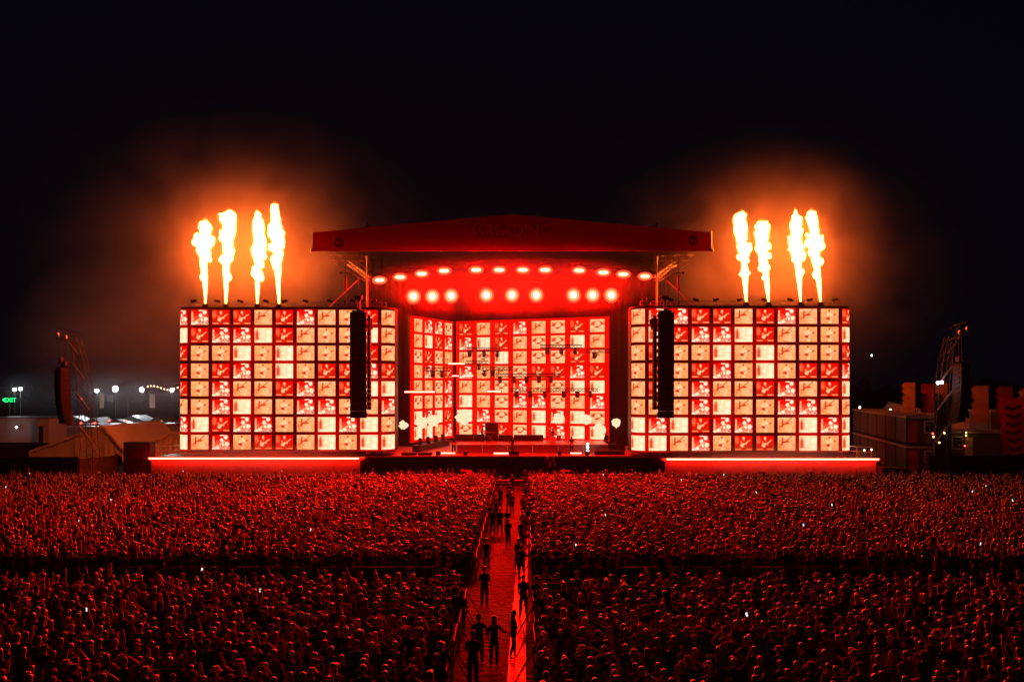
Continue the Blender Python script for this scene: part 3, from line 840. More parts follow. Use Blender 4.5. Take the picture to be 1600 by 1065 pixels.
# ---- glowing strip lights inside the stage
M_strip = emit('strip_light_glow', (1.0, .03, .012), 8.0)
strips = [(632, 680, 612, 85, 'long bright strip light hanging over the left wing screen foot', .22), (700, 727, 568, 88, 'top strip light hanging in the corner of the back screens', .2),
          (706, 718, 587, 88, 'short strip light below the corner, left of a pair', .16), (722, 740, 587, 88, 'short strip light below the corner, right of a pair', .16),
          (760, 783, 611, 88, 'strip light hanging low before the wide back screen', .2), (689, 713, 707.2, 79, 'strip light on the stage floor near the left guitarist', .16),
          (771, 795, 707.6, 78.6, 'strip light on the stage floor left of the singer', .16), (818, 841, 691, 83.2, 'strip light on the riser left of the drum kit', .16),
          (890, 909, 707.4, 78.8, 'strip light on the stage floor below the bass player', .16)]
for u0, u1, v, D, lab, h in strips:
    a = at(u0, v, D); e = at(u1, v, D); t = thing('strip_light', lab, 'strip light', a, 'strip lights on stage')
    b = MB(); b.cyl(a + Vector((.03, 0, 0)), e - Vector((.03, 0, 0)), h / 2, n=10); b.build('tube', M_strip, t)
    b = MB(); b.cyl(a + Vector((.05, -h * .45, 0)), e + Vector((-.05, -h * .45, 0)), h * .2, n=8); b.build('bright_core', MATS['strip_core'], t)
    b = MB(); b.box((a + e) / 2 + Vector((0, h * .75, 0)), ((e - a).length + .1, .08, h * 1.2))
    for q in (a, e): b.box(q, (.06, .2, h * 1.3))
    if D > 84:
        for s in (.1, .9): q = a.lerp(e, s); b.cyl(q + Vector((0, .1, .1)), Vector((q.x, q.y + .1, 21.5)), .012, n=4)
    b.build('housing', M_black, t)

# ---- risers, benches, cases
r_ = thing('stage_riser', 'low band riser with red-lit panelled front', 'riser', (at(831, 700, 80).x, 79, DK))
x0, x1 = at(714, 700, 79).x, at(951, 700, 79).x
b = MB(); b.box(((x0 + x1) / 2, 81.9, DK + .84), (x1 - x0, 5.9, .08)); b.build('riser_top', M_deck, r_)
for k in range(6):
    xx0 = x0 + (x1 - x0) * k / 6; b = MB(); b.box((xx0 + (x1 - x0) / 12, 79.02, DK + .4), ((x1 - x0) / 6 - .04, .05, .78)); b.build('front_panel', mat('riser_panel', (.25, .22, .22), .5), r_)
RZ = DK + .88
def case(u0, u1, v0, v1, D, lab, z=None, dep=.7):
    a = at(u0, v1, D); e = at(u1, v0, D); zz = z if z is not None else a.z
    w = e.x - a.x; h = e.z - a.z; t = thing('flight_case', lab, 'case', ((a.x + e.x) / 2, D + dep / 2, zz))
    b = MB(); b.box((0, 0, h / 2), (w - .04, dep - .04, h - .02)); b.build('case_body', M_rub, t, False)
    b = MB()
    for sx in (-1, 1):
        for sy in (-1, 1): b.box((sx * (w / 2 - .02), sy * (dep / 2 - .02), h / 2), (.05, .05, h))
    for sy in (-1, 1): b.box((0, sy * (dep / 2 - .02), h - .02), (w - .06, .05, .045)); b.box((0, sy * (dep / 2 - .02), .025), (w - .06, .05, .045))
    b.build('edge_trim', M_dkalu, t, False)
    return t
case(713, 757, 681, 691, 83.6, 'long dark equipment case at the left of the riser', RZ)
case(779, 800, 682, 691, 83.6, 'dark equipment case right of the tall amplifier', RZ)
case(803, 849, 682, 691, 83.9, 'long dark equipment case behind the strip light on the riser', RZ)
case(758, 778, 663, 691, 83.9, 'tall dark amplifier cabinet on the riser behind the keyboards', RZ)
case(627, 650, 709, 713, 76.6, 'low floor monitor row, outermost left at the stage front', DK, 1.0)
case(653, 674, 709, 713, 76.6, 'low floor monitor row, second from the left at the stage front', DK, 1.0)
case(681, 687, 707, 713, 76.6, 'square floor monitor left of the centre at the stage front', DK)
case(724, 730, 707, 713, 76.6, 'square floor monitor before the left guitarist at the stage front', DK)
case(872, 877, 707, 713, 76.6, 'square floor monitor below the drum kit at the stage front', DK)
case(915, 920, 707, 713, 76.6, 'square floor monitor beside the lamp stand at the stage front', DK)
case(796, 811, 706, 713, 76.5, 'wedge monitor at the feet of the singer', DK)
case(930, 976, 706.5, 713, 77.0, 'long dark cable trunk at the right of the stage front', DK, 1.0)
def bench(a, e, lab, hh, heads):
    a = Vector(a); e = Vector(e); d = (e - a).normalized(); t = thing('light_bench', lab, 'bench', (a.x, a.y, DK))
    nrm = Vector((d.y, -d.x, 0)); b = MB(); rot = Matrix.Rotation(math.atan2(d.y, d.x), 3, 'Z')
    b.box((a + e) / 2 + Vector((0, 0, hh / 2)), ((e - a).length, .8, hh), 0, rot); b.build('bench_body', M_black, t)
    b = MB(); b.box((a + e) / 2 + Vector((0, 0, hh + .03)), ((e - a).length + .1, .9, .06), 0, rot); b.build('bench_top', M_dkalu, t)
    for i in range(heads):
        q = a.lerp(e, (i + .5) / heads) + Vector((0, 0, hh + .06)); o = copy_tree(mh); o.location = q; o.rotation_euler = (PI, 0, R(20 * i))
        o['label'] = f'moving head on the {lab.split(" ")[0]} floor bench, {ordinal(i)} from the front'; o['group'] = 'moving heads on the floor benches'
bench((at(650, 700, 80.5).x, 80.5, DK), (at(698, 700, 90).x, 89.5, DK), 'left dark bench of floor lamps angled before the left screen', .6, 4)
bench((at(940, 700, 83).x, 84, DK), (at(972, 700, 82).x, 81.5, DK), 'right dark bench of floor lamps by the right drape', .6, 2)
t = thing('lamp_stand', 'stand with three small bright lamps at the right of the stage', 'lamp stand', at(918, 711, 78.2).xy.to_3d() + Vector((0, 0, DK)))
b = MB(); b.cyl((0, 0, 0), (0, 0, 1.05), .03, n=6); b.box((0, 0, .03), (.5, .4, .05)); b.build('pole', M_black, t, False)
for h in (.35, .68, 1.0):
    b = MB(); b.ell((0, -.12, h), (.13, .1, .12), 8, 6); b.build('lamp', M_bulb, t, False)
# ================================================================ LOUDSPEAKERS
def line_array(u0, u1, v0, v1, D, ncab, lab, curve=0.0, rz=0.0, grp=None, mid=None):
    a = at((u0 + u1) / 2, v0, D); e = at((u0 + u1) / 2, v1, D); w = (u1 - u0) * D / F; h = (a.z - e.z)
    t = thing('line_array', lab, 'loudspeaker', (a.x, D, a.z), grp, rz)
    ch = h / ncab; x = 0; z = 0; ang = 0.0; yy_ = 0
    me = None
    for k in range(ncab):
        ang = curve * (k / ncab) ** 1.6
        if me is None:
            b = MB(); g = ch * .47; d2 = .42
            # tapered cabinet: wide front grille, narrower back, side flares
            P = [(-w / 2, -d2), (w / 2, -d2), (w / 2 * .82, d2), (-w / 2 * .82, d2)]
            b.prism(P, 'z', -ch + .006, -.006); b.box((0, -d2 - .015, -ch / 2), (w * .94, .03, ch * .84), 1)
            for s in (-1, 1): b.box((s * w * .18, -d2 - .03, -ch / 2), (.05, .02, ch * .8), 0)
            for s in (-1, 1): b.box((s * (w / 2 + .015), -.1, -ch / 2), (.04, .35, ch * .5), 0)
            o = b.build('speaker_cabinet', [M_rub, mat('speaker_grille', (.012, .012, .013), .75, 0, .5, 40), M_dkalu], t, False); me = o.data
        else:
            o = bpy.data.objects.new('speaker_cabinet', me); COL.objects.link(o); o.parent = t
        o.location = (0, yy_, z); o.rotation_euler = (-ang, 0, 0)
        z -= ch * math.cos(ang); yy_ += ch * math.sin(ang)
    b = MB(); b.box((0, 0, .1), (w * .8, .8, .12)); b.box((0, 0, .25), (.25, .25, .25)); b.build('flying_frame', M_black, t, False)
    return t, a, w
for s, u0, u1, side in ((-1, 548, 573.5, 'left'), (1, 1027, 1052, 'right')):
    t, a, w = line_array(u0, u1, 488, 653, 73.2, 15, f'tall black line array hanging before the {side} video wall', 0.05)
    b = MB(); b.cyl((0, 0, .3), (0, 0, 1.2), .14, .16, 8); b.box((0, 0, 1.35), (.6, .4, .35)); b.ell((-.4, 0, 1.36), (.14, .14, .14), 8, 6)
    b.cyl((0, 0, 1.4), (0, 0, 22.0 - a.z), .025, n=5); b.build('hoist', M_black, t, False)
    b = MB(); b.bar((.15 * s, 0, -9.75), (.15 * s, 0, -13.2), .03); b.build('guide_rope', M_black, t, False)
    t2, a2, w2 = line_array(u1 + 1 if s < 0 else u0 - 7, u1 + 6 if s < 0 else u0 - 2, 499, 640, 73.9, 22, f'slim black side array beside the {side} main line array', 0.03)
    b = MB(); b.box((0, .1, -.4), (.6, .4, 1.0)); b.box((-.3, 0, -.2), (.3, .3, .4)); b.cyl((0, 0, .3), (0, 0, 22.0 - a2.z), .02, n=5); b.build('bracket', M_black, t2, False)

# delay towers: curved lattice masts with hanging arrays
def delay_mast(foot, pts, arm, lab, s):
    t = thing('delay_mast', lab, 'lattice mast', (foot.x, foot.y, 0))
    b = MB(); P = [Vector(p) for p in pts]
    for i in range(len(P) - 1):
        wd = 1.15 - .55 * i / (len(P) - 1); b.truss(P[i], P[i + 1], wd, .85, .045, 0, (0, 1, 0))
    b.build('mast', M_dkal2, t)
    b = MB(); b.truss(arm[0], arm[1], .95, .8, .04, 0, (0, 1, 0)); b.build('arm', M_dkal2, t)
    b = MB()
    for q in (.55, .98):
        p = Vector(arm[0]).lerp(Vector(arm[1]), q); b.ell(p + Vector((0, -.3, -.15)), (.17, .17, .24), 8, 6)
    b.build('pulley', M_alu, t)
    b = MB()
    for i in range(1, len(P) - 1):
        b.box((P[i] + P[i + 1]) / 2 + Vector((s * .1, -.55, 0)), (.12, .05, (P[i + 1] - P[i]).length * .75), 0, Matrix.Rotation(R(38 * s), 3, 'Y'))
    b.build('zigzag_rung', M_alu, t)
    b = MB(); b.box((foot.x, foot.y, .5), (2.4, 2.4, 1.0)); b.build('ballast', M_grey, t)
    return t
M_dkal2 = mat('weathered_truss', (.11, .1, .095), .5, .4)
D = 71.0
def A(u, v): return at(u, v, D)
def gx(u): return Vector(((u - 800) * D / F, D, 0))
delay_mast(gx(141), [gx(141), A(140, 700), A(137, 650), A(132, 600), A(125, 560), A(117, 530)], (A(122, 530), A(92, 520)), 'left curved lattice mast carrying a line array', -1)
t, a, w = line_array(87, 109, 576, 664, D - .6, 12, 'black curved line array hanging from the left lattice mast', 0.30, R(-38))
b = MB(); b.cyl((-.3, 0, .2), (-.3, 0, 3.0), .02, n=5); b.cyl((.35, .1, .2), (.35, .1, 2.6), .02, n=5); b.box((-.3, 0, .75), (.42, .3, .55)); b.box((.4, .05, .45), (.6, .3, .35)); b.build('hoist', M_dkal2, t, False)
b = MB(); b.bar((.4, .8, -5.0), (.4, .8, -13.0 + 2), .03); b.build('guide_rope', M_black, t, False)
delay_mast(gx(1463), [gx(1463), A(1465, 700), A(1468, 650), A(1472, 600), A(1478, 560), A(1485, 527)], (A(1482, 524), A(1509, 511)), 'right curved lattice mast with lit rungs carrying a line array', 1)
t, a, w = line_array(1488, 1514, 571, 661, D - .6, 12, 'black curved line array hanging from the right lattice mast', 0.30, R(34))
b = MB(); b.cyl((-.35, 0, .2), (-.35, 0, 2.6), .02, n=5); b.cyl((.35, .1, .2), (.35, .1, 3.2), .02, n=5); b.box((-.4, 0, .55), (.42, .3, .45)); b.box((.3, .05, .6), (.35, .3, .5)); b.build('hoist', M_dkal2, t, False)
b = MB(); b.bar((-.4, .8, -5.0), (-.4, .8, -11.0), .03); b.build('guide_rope', M_black, t, False)
b = MB(); b.box(A(1473, 669), (1.5, .06, 5.0)); b.bar(A(1461, 702), A(1484, 640), .06)
tag(b.build('scrim_panel', M_dark), 'dark scrim sheet tied to the foot of the right lattice mast', 'scrim')

# ================================================================ FENCES
def hoarding(u0, u1, v, D, n, lab, name='hoarding', D1=None):
    D1 = D1 or D
    a = at(u0, v, D); e = at(u1, v, D1); e.z = a.z; t = thing(name, lab, 'fence', (a.x, D, 0)); d = (e - a) / n
    rot = Matrix.Rotation(math.atan2(d.y, d.x), 3, 'Z')
    for k in range(n):
        b = MB(); c = a + d * (k + .5); b.box((c.x, c.y, a.z / 2), (d.length - .03, .06, a.z), 0, rot); b.box((c.x, c.y, a.z - .04), (d.length - .03, .11, .08), 0, rot); b.build('hoarding_panel', M_dark, t)
    for k in range(n + 1):
        b = MB(); c = a + d * k; b.box((c.x, c.y + .1, a.z / 2), (.08, .08, a.z + .06)); b.build('post', M_black, t)
    return t
hoarding(-60, 121, 713.5, 70.5, 6, 'black hoarding fence at the far left edge of the crowd')
hoarding(123, 183, 717, 70.6, 3, 'black hoarding angled towards the white marquee', D1=74.5)
hoarding(1450, 1680, 711.5, 70.5, 8, 'black hoarding fence at the far right edge of the crowd')
b = MB(); c = at(218, 690, 76); b.box((c.x, 76, c.z / 2), (2.5, 1.2, c.z)); b.box((c.x, 75.38, c.z - .05), (2.52, .06, .1)); b.box((c.x + .5, 75.39, c.z / 2), (.05, .05, c.z))
tag(b.build('screen_block', mat('dim_panel', (.13, .1, .11), .8)), 'plain dark screening block beside the left wing platform', 'screen')
b = MB(); a = at(1377, 714, 73); b.prism([(a.x, 0), (a.x + 4.6, 0), (a.x + 4.6, .9), (a.x + 2.2, 1.9), (a.x, 2.0)], 'y', 73, 75.0); b.bar((a.x + .3, 72.95, 2.1), (a.x + 4.6, 72.95, 1.0), .05)
tag(b.build('loading_ramp', mat('ramp_panel', (.12, .09, .09), .7)), 'dark sloping loading ramp at the end of the right wing platform', 'ramp')

# ================================================================ LEFT BACKGROUND
def marquee(u0, u1, upk, vpk, veave, vbase, D, depth, lab, skew=0.0, open_=None):
    a = at(u0, veave, D); e = at(u1, veave, D); pk = at(upk, vpk, D); zb_ = 0.0
    t = thing('marquee', lab, 'tent', ((a.x + e.x) / 2, D, 0))
    sx = skew
    b = MB(); n = 14
    # gable end with hanging folds
    vs = []; L = [a.lerp(pk, i / n) for i in range(n + 1)] + [pk.lerp(e, i / n) for i in range(1, n + 1)]
    for i, p in enumerate(L):
        for j in range(4):
            z = p.z * j / 3 if open_ is None or not (open_[0] < i / (2 * n) < open_[1]) else p.z * (.55 + .45 * j / 3)
            vs.append((p.x, p.y + .10 * math.sin(i * 1.9) * (1 - j / 4), z))
    fs = [(4 * i + j, 4 * i + 4 + j, 4 * i + 5 + j, 4 * i + 1 + j) for i in range(2 * n) for j in range(3)]
    b.add(vs, fs, 0, True); b.build('gable_wall', M_white, t)
    b = MB(); m_ = 8
    for (p, q) in ((a, pk), (pk, e)):
        vs = []
        for i in range(m_ + 1):
            r0 = p.lerp(q, i / m_); sag = -.12 * math.sin(PI * i / m_)
            for j in range(m_ + 1):
                vs.append((r0.x + sx * j / m_, r0.y + depth * j / m_ - .12, r0.z + .03 + sag - .06 * math.sin(PI * j / m_ * 3) ** 2))
        b.add(vs, [(i * (m_ + 1) + j, (i + 1) * (m_ + 1) + j, (i + 1) * (m_ + 1) + j + 1, i * (m_ + 1) + j + 1) for i in range(m_) for j in range(m_)], 0, True)
    b.build('roof', M_white, t)
    b = MB()     # scalloped valance
    for (p, q) in ((a, pk), (pk, e)):
        for i in range(12):
            r0 = p.lerp(q, i / 12); r1 = p.lerp(q, (i + 1) / 12); mid = (r0 + r1) / 2
            b.add([(r0.x, r0.y - .15, r0.z + .02), (r1.x, r1.y - .15, r1.z + .02), (r1.x, r1.y - .15, r1.z - .22), (mid.x, mid.y - .17, mid.z - .34), (r0.x, r0.y - .15, r0.z - .22)], [(0, 4, 3, 2, 1)])
    b.build('valance', M_white, t)
    b = MB()
    for p in (a, e):
        b.cyl((p.x, p.y, 0), p, .06, n=6); b.cyl((p.x + sx, p.y + depth, 0), (p.x + sx, p.y + depth, p.z), .06, n=6)
    b.build('pole', M_alu, t)
    for (p, sgn) in ((a, -1), (e, 1)):
        b = MB(); vs = []
        for j in range(13): vs += [(p.x + sx * j / 12, p.y + depth * j / 12 + .02, 0), (p.x + sx * j / 12 + .06 * math.sin(j * 2), p.y + depth * j / 12 + .02, p.z)]
        b.add(vs, [(2 * j, 2 * j + 2, 2 * j + 3, 2 * j + 1) for j in range(12)], 0, True); b.build('side_wall', M_white, t)
    return t
marquee(46, 196, 160, 664, 704, 740, 90, 11, 'large white gabled marquee behind the left hoarding', 2.0, (.78, .93))
marquee(196, 252, 214, 668, 690, 730, 104, 10, 'white marquee roof just behind the large marquee', 1.0)
marquee(235, 300, 268, 674, 691, 730, 96, 9, 'white marquee beside the left video wall', 0.5)
def cabin(c, w, d, h, rz, m, lab, name='site_cabin', wins=(), doors=(), ribs=0, trim=M_cream, z0=0.0, doorm=M_reddoor):
    t = thing(name, lab, 'cabin', (c[0], c[1], z0), None, rz)
    b = MB(); b.box((w / 2, d / 2, h / 2), (w, d, h)); b.build('body', m, t, False)
    b = MB(); b.box((w / 2, d / 2, h + .06), (w + .2, d + .2, .1)); b.build('roof', mat('cabin_roof', (.3, .3, .3), .6), t, False)
    b = MB()
    b.box((w / 2, -.06, h - .05), (w + .22, .05, .12)); b.box((w + .06, d / 2, h - .05), (.05, d + .2, .12)); b.box((-.06, d / 2, h - .05), (.05, d + .2, .12)); b.build('eave_trim', trim, t, False)
    if ribs:
        for k in range(ribs + 1):
            b = MB(); b.box((-.03, k * d / ribs, h / 2), (.06, .1, h)); b.build('rib', M_dark, t, False)
    for x0, x1, z0_, z1 in wins:
        b = MB()
        for (cx_, cz_, sx_, sz_) in (((x0 + x1) / 2, z0_, x1 - x0 + .1, .1), ((x0 + x1) / 2, z1, x1 - x0 + .1, .1), (x0, (z0_ + z1) / 2, .1, z1 - z0_), (x1, (z0_ + z1) / 2, .1, z1 - z0_), ((x0 + x1) / 2, z0_ + .7 * (z1 - z0_), x1 - x0, .05)):
            b.box((cx_, -.04, cz_), (sx_, .08, sz_))
        f = b.build('window', M_cream, t, False)
        b = MB(); b.box(((x0 + x1) / 2, -.015, (z0_ + z1) / 2), (x1 - x0 - .1, .02, z1 - z0_ - .1)); b.build('pane', M_glass, f, False)
    for x0, x1 in doors:
        b = MB(); b.box(((x0 + x1) / 2, -.03, 1.05), (x1 - x0, .06, 2.05)); dd = b.build('door', doorm, t, False)
        b = MB(); b.box((x1 - .12, -.09, 1.0), (.05, .06, .14)); b.build('handle', M_black, dd, False)
    return t
cabin((at(-20, 690, 100).x, 100), at(57, 0, 100).x - at(-20, 0, 100).x, 6, 3.0, R(4), M_white, 'long pale cabin on the far left with a lamp on its wall', z0=at(0, 691, 100).z - .0 - 0, name='site_cabin')
b = MB(); p = at(-20, 691, 100); b.box((p.x + 3, 103, p.z / 2), (9, 6, p.z)); tag(b.build('cabin_stand', M_dark), 'dark block under the long pale cabin on the left', 'stand')
cabin((at(57.5, 690, 99.5).x, 99.5), 1.5, 4, 3.0, 0, M_white, 'small pale cabin with a dark doorway beside the long cabin', z0=at(0, 691, 100).z, doors=((.3, .8),), doorm=M_dark)
b = MB(); p = at(67, 691, 100); b.box((p.x, 101.5, p.z / 2), (1.7, 4, p.z)); tag(b.build('cabin_stand', M_dark), 'dark block under the small pale cabin', 'stand')
# sign board with a swoosh emblem
c = at(237, 690, 106); t = thing('sign_board', 'pale sign board with a curled emblem behind the marquees', 'sign', (c.x, 106, 0))
b = MB(); z1 = at(0, 657, 106).z; b.box((c.x, 106, z1 - 1.3), (2.5, .15, 2.6)); b.build('board', M_white, t)
b = MB()
for s in (-1, 1): b.cyl((c.x + s * 1.2, 106.1, 0), (c.x + s * 1.2, 106.1, z1), .06, n=6)
b.build('post', M_steel, t)
b = MB(); pts = [(c.x + .5 * math.cos(q) * (1 - .06 * k), 105.9, z1 - .62 + .33 * math.sin(q)) for k, q in enumerate(np.linspace(.2, 5.2, 14))]; pts += [(c.x + .12, 105.9, z1 - .66), (c.x - .15, 105.9, z1 - .5)]
b.tube(pts, .045, 5); b.build('emblem', M_dark, t)
b = MB(); b.box((c.x, 105.9, z1 - 1.2), (2.1, .03, .09)); b.box((c.x, 105.9, z1 - 1.65), (1.2, .03, .09)); b.build('line', M_dark, t)
# far stalls with pale roofs lit by floodlights
M_stall = mat('stall_canvas', (.6, .6, .6), .4)
M_flood = emit('flood_glow', (.9, .97, 1.0), 110.0)
flood_d = bpy.data.lights.new('flood_lamp', 'POINT'); flood_d.energy = 1500; flood_d.color = (.9, .96, 1); flood_d.shadow_soft_size = .3
rs = random.Random(5)
for k in range(10):
    u = -10 + k * 33 + rs.uniform(-6, 6); D_ = 128 + (k * 17) % 24; c = at(u, 655, D_); w_ = rs.uniform(4, 6.5); z0 = 2.6
    t = thing('market_stall', ('far market stall with pale canopy, ' + ordinal(k) + ' from the left edge'), 'stall', (c.x, D_, 0), 'far stalls behind the marquees', R(rs.uniform(-25, 25)))
    b = MB(); b.prism([(-w_ / 2 - .3, z0), (w_ / 2 + .3, z0), (0, z0 + 1.15)], 'y', -1.8, 1.8); b.build('canopy', M_stall, t, False)
    b = MB(); b.box((0, .9, 1.3), (w_ - .3, 1.6, 2.4)); b.box((0, -1.2, .5), (w_ - .4, .8, 1.0)); b.build('counter', mat('stall_body', (.1, .09, .09), .7), t, False)
    b = MB()
    for sx in (-1, 1):
        for sy in (-1, 1): b.cyl((sx * w_ / 2, sy * 1.6, 0), (sx * w_ / 2, sy * 1.6, z0), .05, n=5)
    b.build('post', M_steel, t, False)
for k, (u, v, nm) in enumerate([(23, 609, 'outermost left'), (32, 608, 'beside the outermost left one'), (152, 611, 'just right of the left lattice mast'), (181, 608, 'brightest, centre of the left background'), (222, 609.5, 'right of the brightest'), (269, 609.5, 'next to the left video wall')]):
    D_ = 150 + k * 2; c = at(u, v, D_); t = thing('floodlight', 'white floodlight on a tall mast, ' + nm, 'floodlight', (c.x, D_, 0), 'floodlights in the left background')
    rr = (.24, .24, .32, .50, .42, .34)[k]
    b = MB(); b.cyl((c.x, D_, 0), (c.x, D_, c.z), .07, .05, 8); b.box((c.x, D_, .3), (1.2, 1.2, .6)); b.build('mast', M_black, t)
    b = MB(); b.box((c.x, D_ + .05, c.z + .1), (.8, .25, .6)); b.build('lamp_housing', M_black, t)
    b = MB(); b.ell((c.x, D_ - .15, c.z + .1), (rr, .12, rr), 10, 7); b.build('lens', M_flood, t)
    L = bpy.data.objects.new('lamp', flood_d); COL.objects.link(L); L.parent = t; L.location = (0, -.5, c.z + .1)
# string of small bulbs
t = thing('string_light', 'string of small warm bulbs above the far left stalls', 'string lights', at(228, 605, 148))
pts = [at(228 + 52 * i / 20, 605 - 3 * math.sin(i / 20 * 2 * PI + .4) , 148) for i in range(21)]
b = MB(); b.tube(pts, .02, 4); b.build('cable', M_black, t)
M_warm = emit('warm_bulb', (1, .6, .3), 12); M_redlamp = emit('red_lamp', (1, .06, .03), 10); M_yel = emit('amber_lamp', (1, .62, .12), 8)
for i in range(1, 20, 2):
    b = MB(); b.ell(pts[i] - Vector((0, 0, .08)), (.10, .10, .12), 6, 5); b.build('bulb', M_warm, t)
# far gantry behind the floodlights
b = MB(); a = at(150, 615, 165); e = at(280, 615, 165); b.truss(a, e, .4, 1.2, .05)
t = thing('far_gantry', 'long thin gantry bar with hanging banners in the left background', 'gantry', (a.x, 165, 0)); b.build('gantry_bar', M_dkal2, t)
for u, w_, h_ in ((159, .9, 3.0), (238, 1.1, 2.9)):
    b = MB(); c = at(u, 626, 165); b.box(c, (w_, .05, h_)); b.build('hanging_banner', mat('tan_cloth', (.55, .3, .2), .8), t)
for u in (148, 200, 281):
    b = MB(); c = at(u, 615, 165); b.cyl((c.x, 165, 0), c, .09, n=6); b.build('post', M_dkal2, t)
c = at(172, 622, 165); b = MB(); b.box(c, (1.5, .08, 1.3)); b.box(c + Vector((0, -.06, .35)), (1.2, .03, .06)); b.build('hanging_board', M_dkal2, t)
# green exit sign
c = at(13, 624.5, 118); t = thing('exit_sign', 'glowing green exit sign with an arrow in the dark on the far left', 'sign', (c.x, 118, c.z))
b = MB(); b.box((0, .08, 0), (2.1, .06, .85)); b.build('board', M_black, t, False)
M_green = emit('green_glow', (.02, 1.0, .25), 1.6)
text('lettering', 'EXIT', .86, (c.x + .28, 118, c.z - .30), M_green, t, .01, bold=.02)
b = MB(); b.prism([(-.95, 0), (-.6, .26), (-.6, .08), (-.42, .08), (-.42, -.08), (-.6, -.08), (-.6, -.26)], 'y', -.02, .02); b.build('arrow', M_green, t, False)
b = MB(); b.cyl((0, .15, -c.z), (0, .15, 0), .07, n=6); b.build('post', M_black, t, False)
for (u, v, D_, m, lab) in ((26, 667, 99.3, emit('wall_lamp', (.9, .95, 1), 22), 'white lamp on the wall of the long pale cabin'), (25, 657.5, 101, M_redlamp, 'red lamp on the roof of the long cabin, left one'), (50, 657.5, 101, M_redlamp, 'red lamp on the roof of the long cabin, right one'),
                            (127, 660.5, 104, M_redlamp, 'red lamp beside the left lattice mast above the marquee'), (149, 660.5, 104, M_redlamp, 'red lamp above the peak of the large marquee'), (171, 657, 108, M_redlamp, 'red lamp left of the curled sign board'),
                            (196, 657, 108, M_redlamp, 'red lamp next to the curled sign board'), (253, 658, 108, M_warm, 'pale lamp right of the curled sign board'), (127, 623, 120, M_redlamp, 'pinkish lamp seen through the left lattice mast')):
    c = at(u, v, D_); t = thing('site_lamp', lab, 'lamp', c); b = MB(); b.ell((0, -.06, 0), (.13, .1, .12), 8, 6); b.build('bulb', m, t, False)
    b = MB(); b.box((0, .06, 0), (.2, .1, .2)); b.cyl((0, .08, 0), (0, .08, -c.z if D_ > 103 else -.3), .03, n=5); b.build('bracket', M_black, t, False)

# ================================================================ RIGHT BACKGROUND
cz = at(0, 651, 75).z; hcab = 2.45
cx0, cy0 = at(1417, 651, 75).x, 75.0
ang = math.atan2(.35, 3.0)
def pcab(z0, lab, dn): return cabin((cx0, cy0), 3.1, 22.0, hcab, R(-11), M_cabin, lab, wins=((1.55, 2.8, 1.0, 2.05),), doors=((.15, .95),), ribs=6, z0=z0)
pcab(cz - hcab, 'upper of two stacked site cabins with a red door beside the right video wall', 0)
pcab(cz - 2 * hcab - .35, 'lower of two stacked site cabins beside the right video wall', 1)
c = at(1481, 688, 79); cabin((c.x, 79), 5.6, 3, 2.6, R(-8), M_cabin, 'low grey site cabin behind the right lattice mast', wins=((.4, 1.4, .9, 2.1),), doors=((1.6, 2.3),), z0=at(0, 715, 79).z + .0, doorm=M_cream)
c = at(1507, 692, 80); cabin((c.x + 3.2, 80), 5.8, 3, 2.6, R(-6), M_cabin, 'low grey site cabin with pale door left of the red flag', wins=((.3, 1.2, .7, 2.1),), doors=((1.4, 2.1),), z0=at(0, 718, 80).z, doorm=M_cream)
c = at(1548, 642, 92); cabin((c.x, 92), 8, 4, 3.6, R(3), M_cabin, 'tall dark cabin behind the red flag on the far right', z0=at(0, 642, 92).z - 3.6)
c = at(1500, 665, 98); marquee(1375, 1500, 1395, 630, 652, 720, 110, 14, 'big pale marquee roof behind the stacked cabins on the right', 6.0)
marquee(1470, 1572, 1490, 645, 678, 720, 100, 10, 'pale marquee roof behind the right line array', 5.0)
for (k, u, w_, v0, v1, col, D_) in ((0, 1421.5, 1.6, 597, 645, 'tan', 86), (1, 1451, 1.7, 599, 645, 'dark red', 87), (2, 1472, 1.6, 598, 645, 'tan', 88), (3, 1533, 2.1, 602, 660, 'tan', 85), (4, 1571, 2.0, 603, 662, 'dark red', 84), (5, 1606, 2.0, 606, 660, 'tan', 84)):
    w_ *= .74; a = at(u, v0, D_); t = thing('feather_flag', f'{col} feather flag, {ordinal(k)} from the left in the row', 'flag', (a.x, D_, 0), 'row of feather flags on the right')
    b = MB(); n = 20; z1 = at(0, v1, D_).z; vs = []
    for i in range(n + 1):
        z = a.z + (z1 - a.z) * i / n
        for j in range(6):
            f = j / 5; x = w_ / 2 - w_ * f - (.26 * abs(math.sin(i * .785)) * (f ** 3)); vs.append((x, .11 * math.sin(f * 5 + i * .8) * (.3 + f), z))
    b.add(vs, [(6 * i + j, 6 * i + 6 + j, 6 * i + 7 + j, 6 * i + 1 + j) for i in range(n) for j in range(5)], 0, True)
    b.build('cloth', mat('flag_tan', (.6, .32, .17), .8) if col == 'tan' else mat('flag_red', (.35, .03, .03), .8), t, False)
    b = MB(); b.cyl((w_ / 2 + .04, 0, 0), (w_ / 2 + .04, 0, a.z + .1), .05, n=6); b.bar((w_ / 2, 0, a.z + .03), (-w_ / 2, 0, a.z + .03), .04); b.build('pole', M_black, t, False)
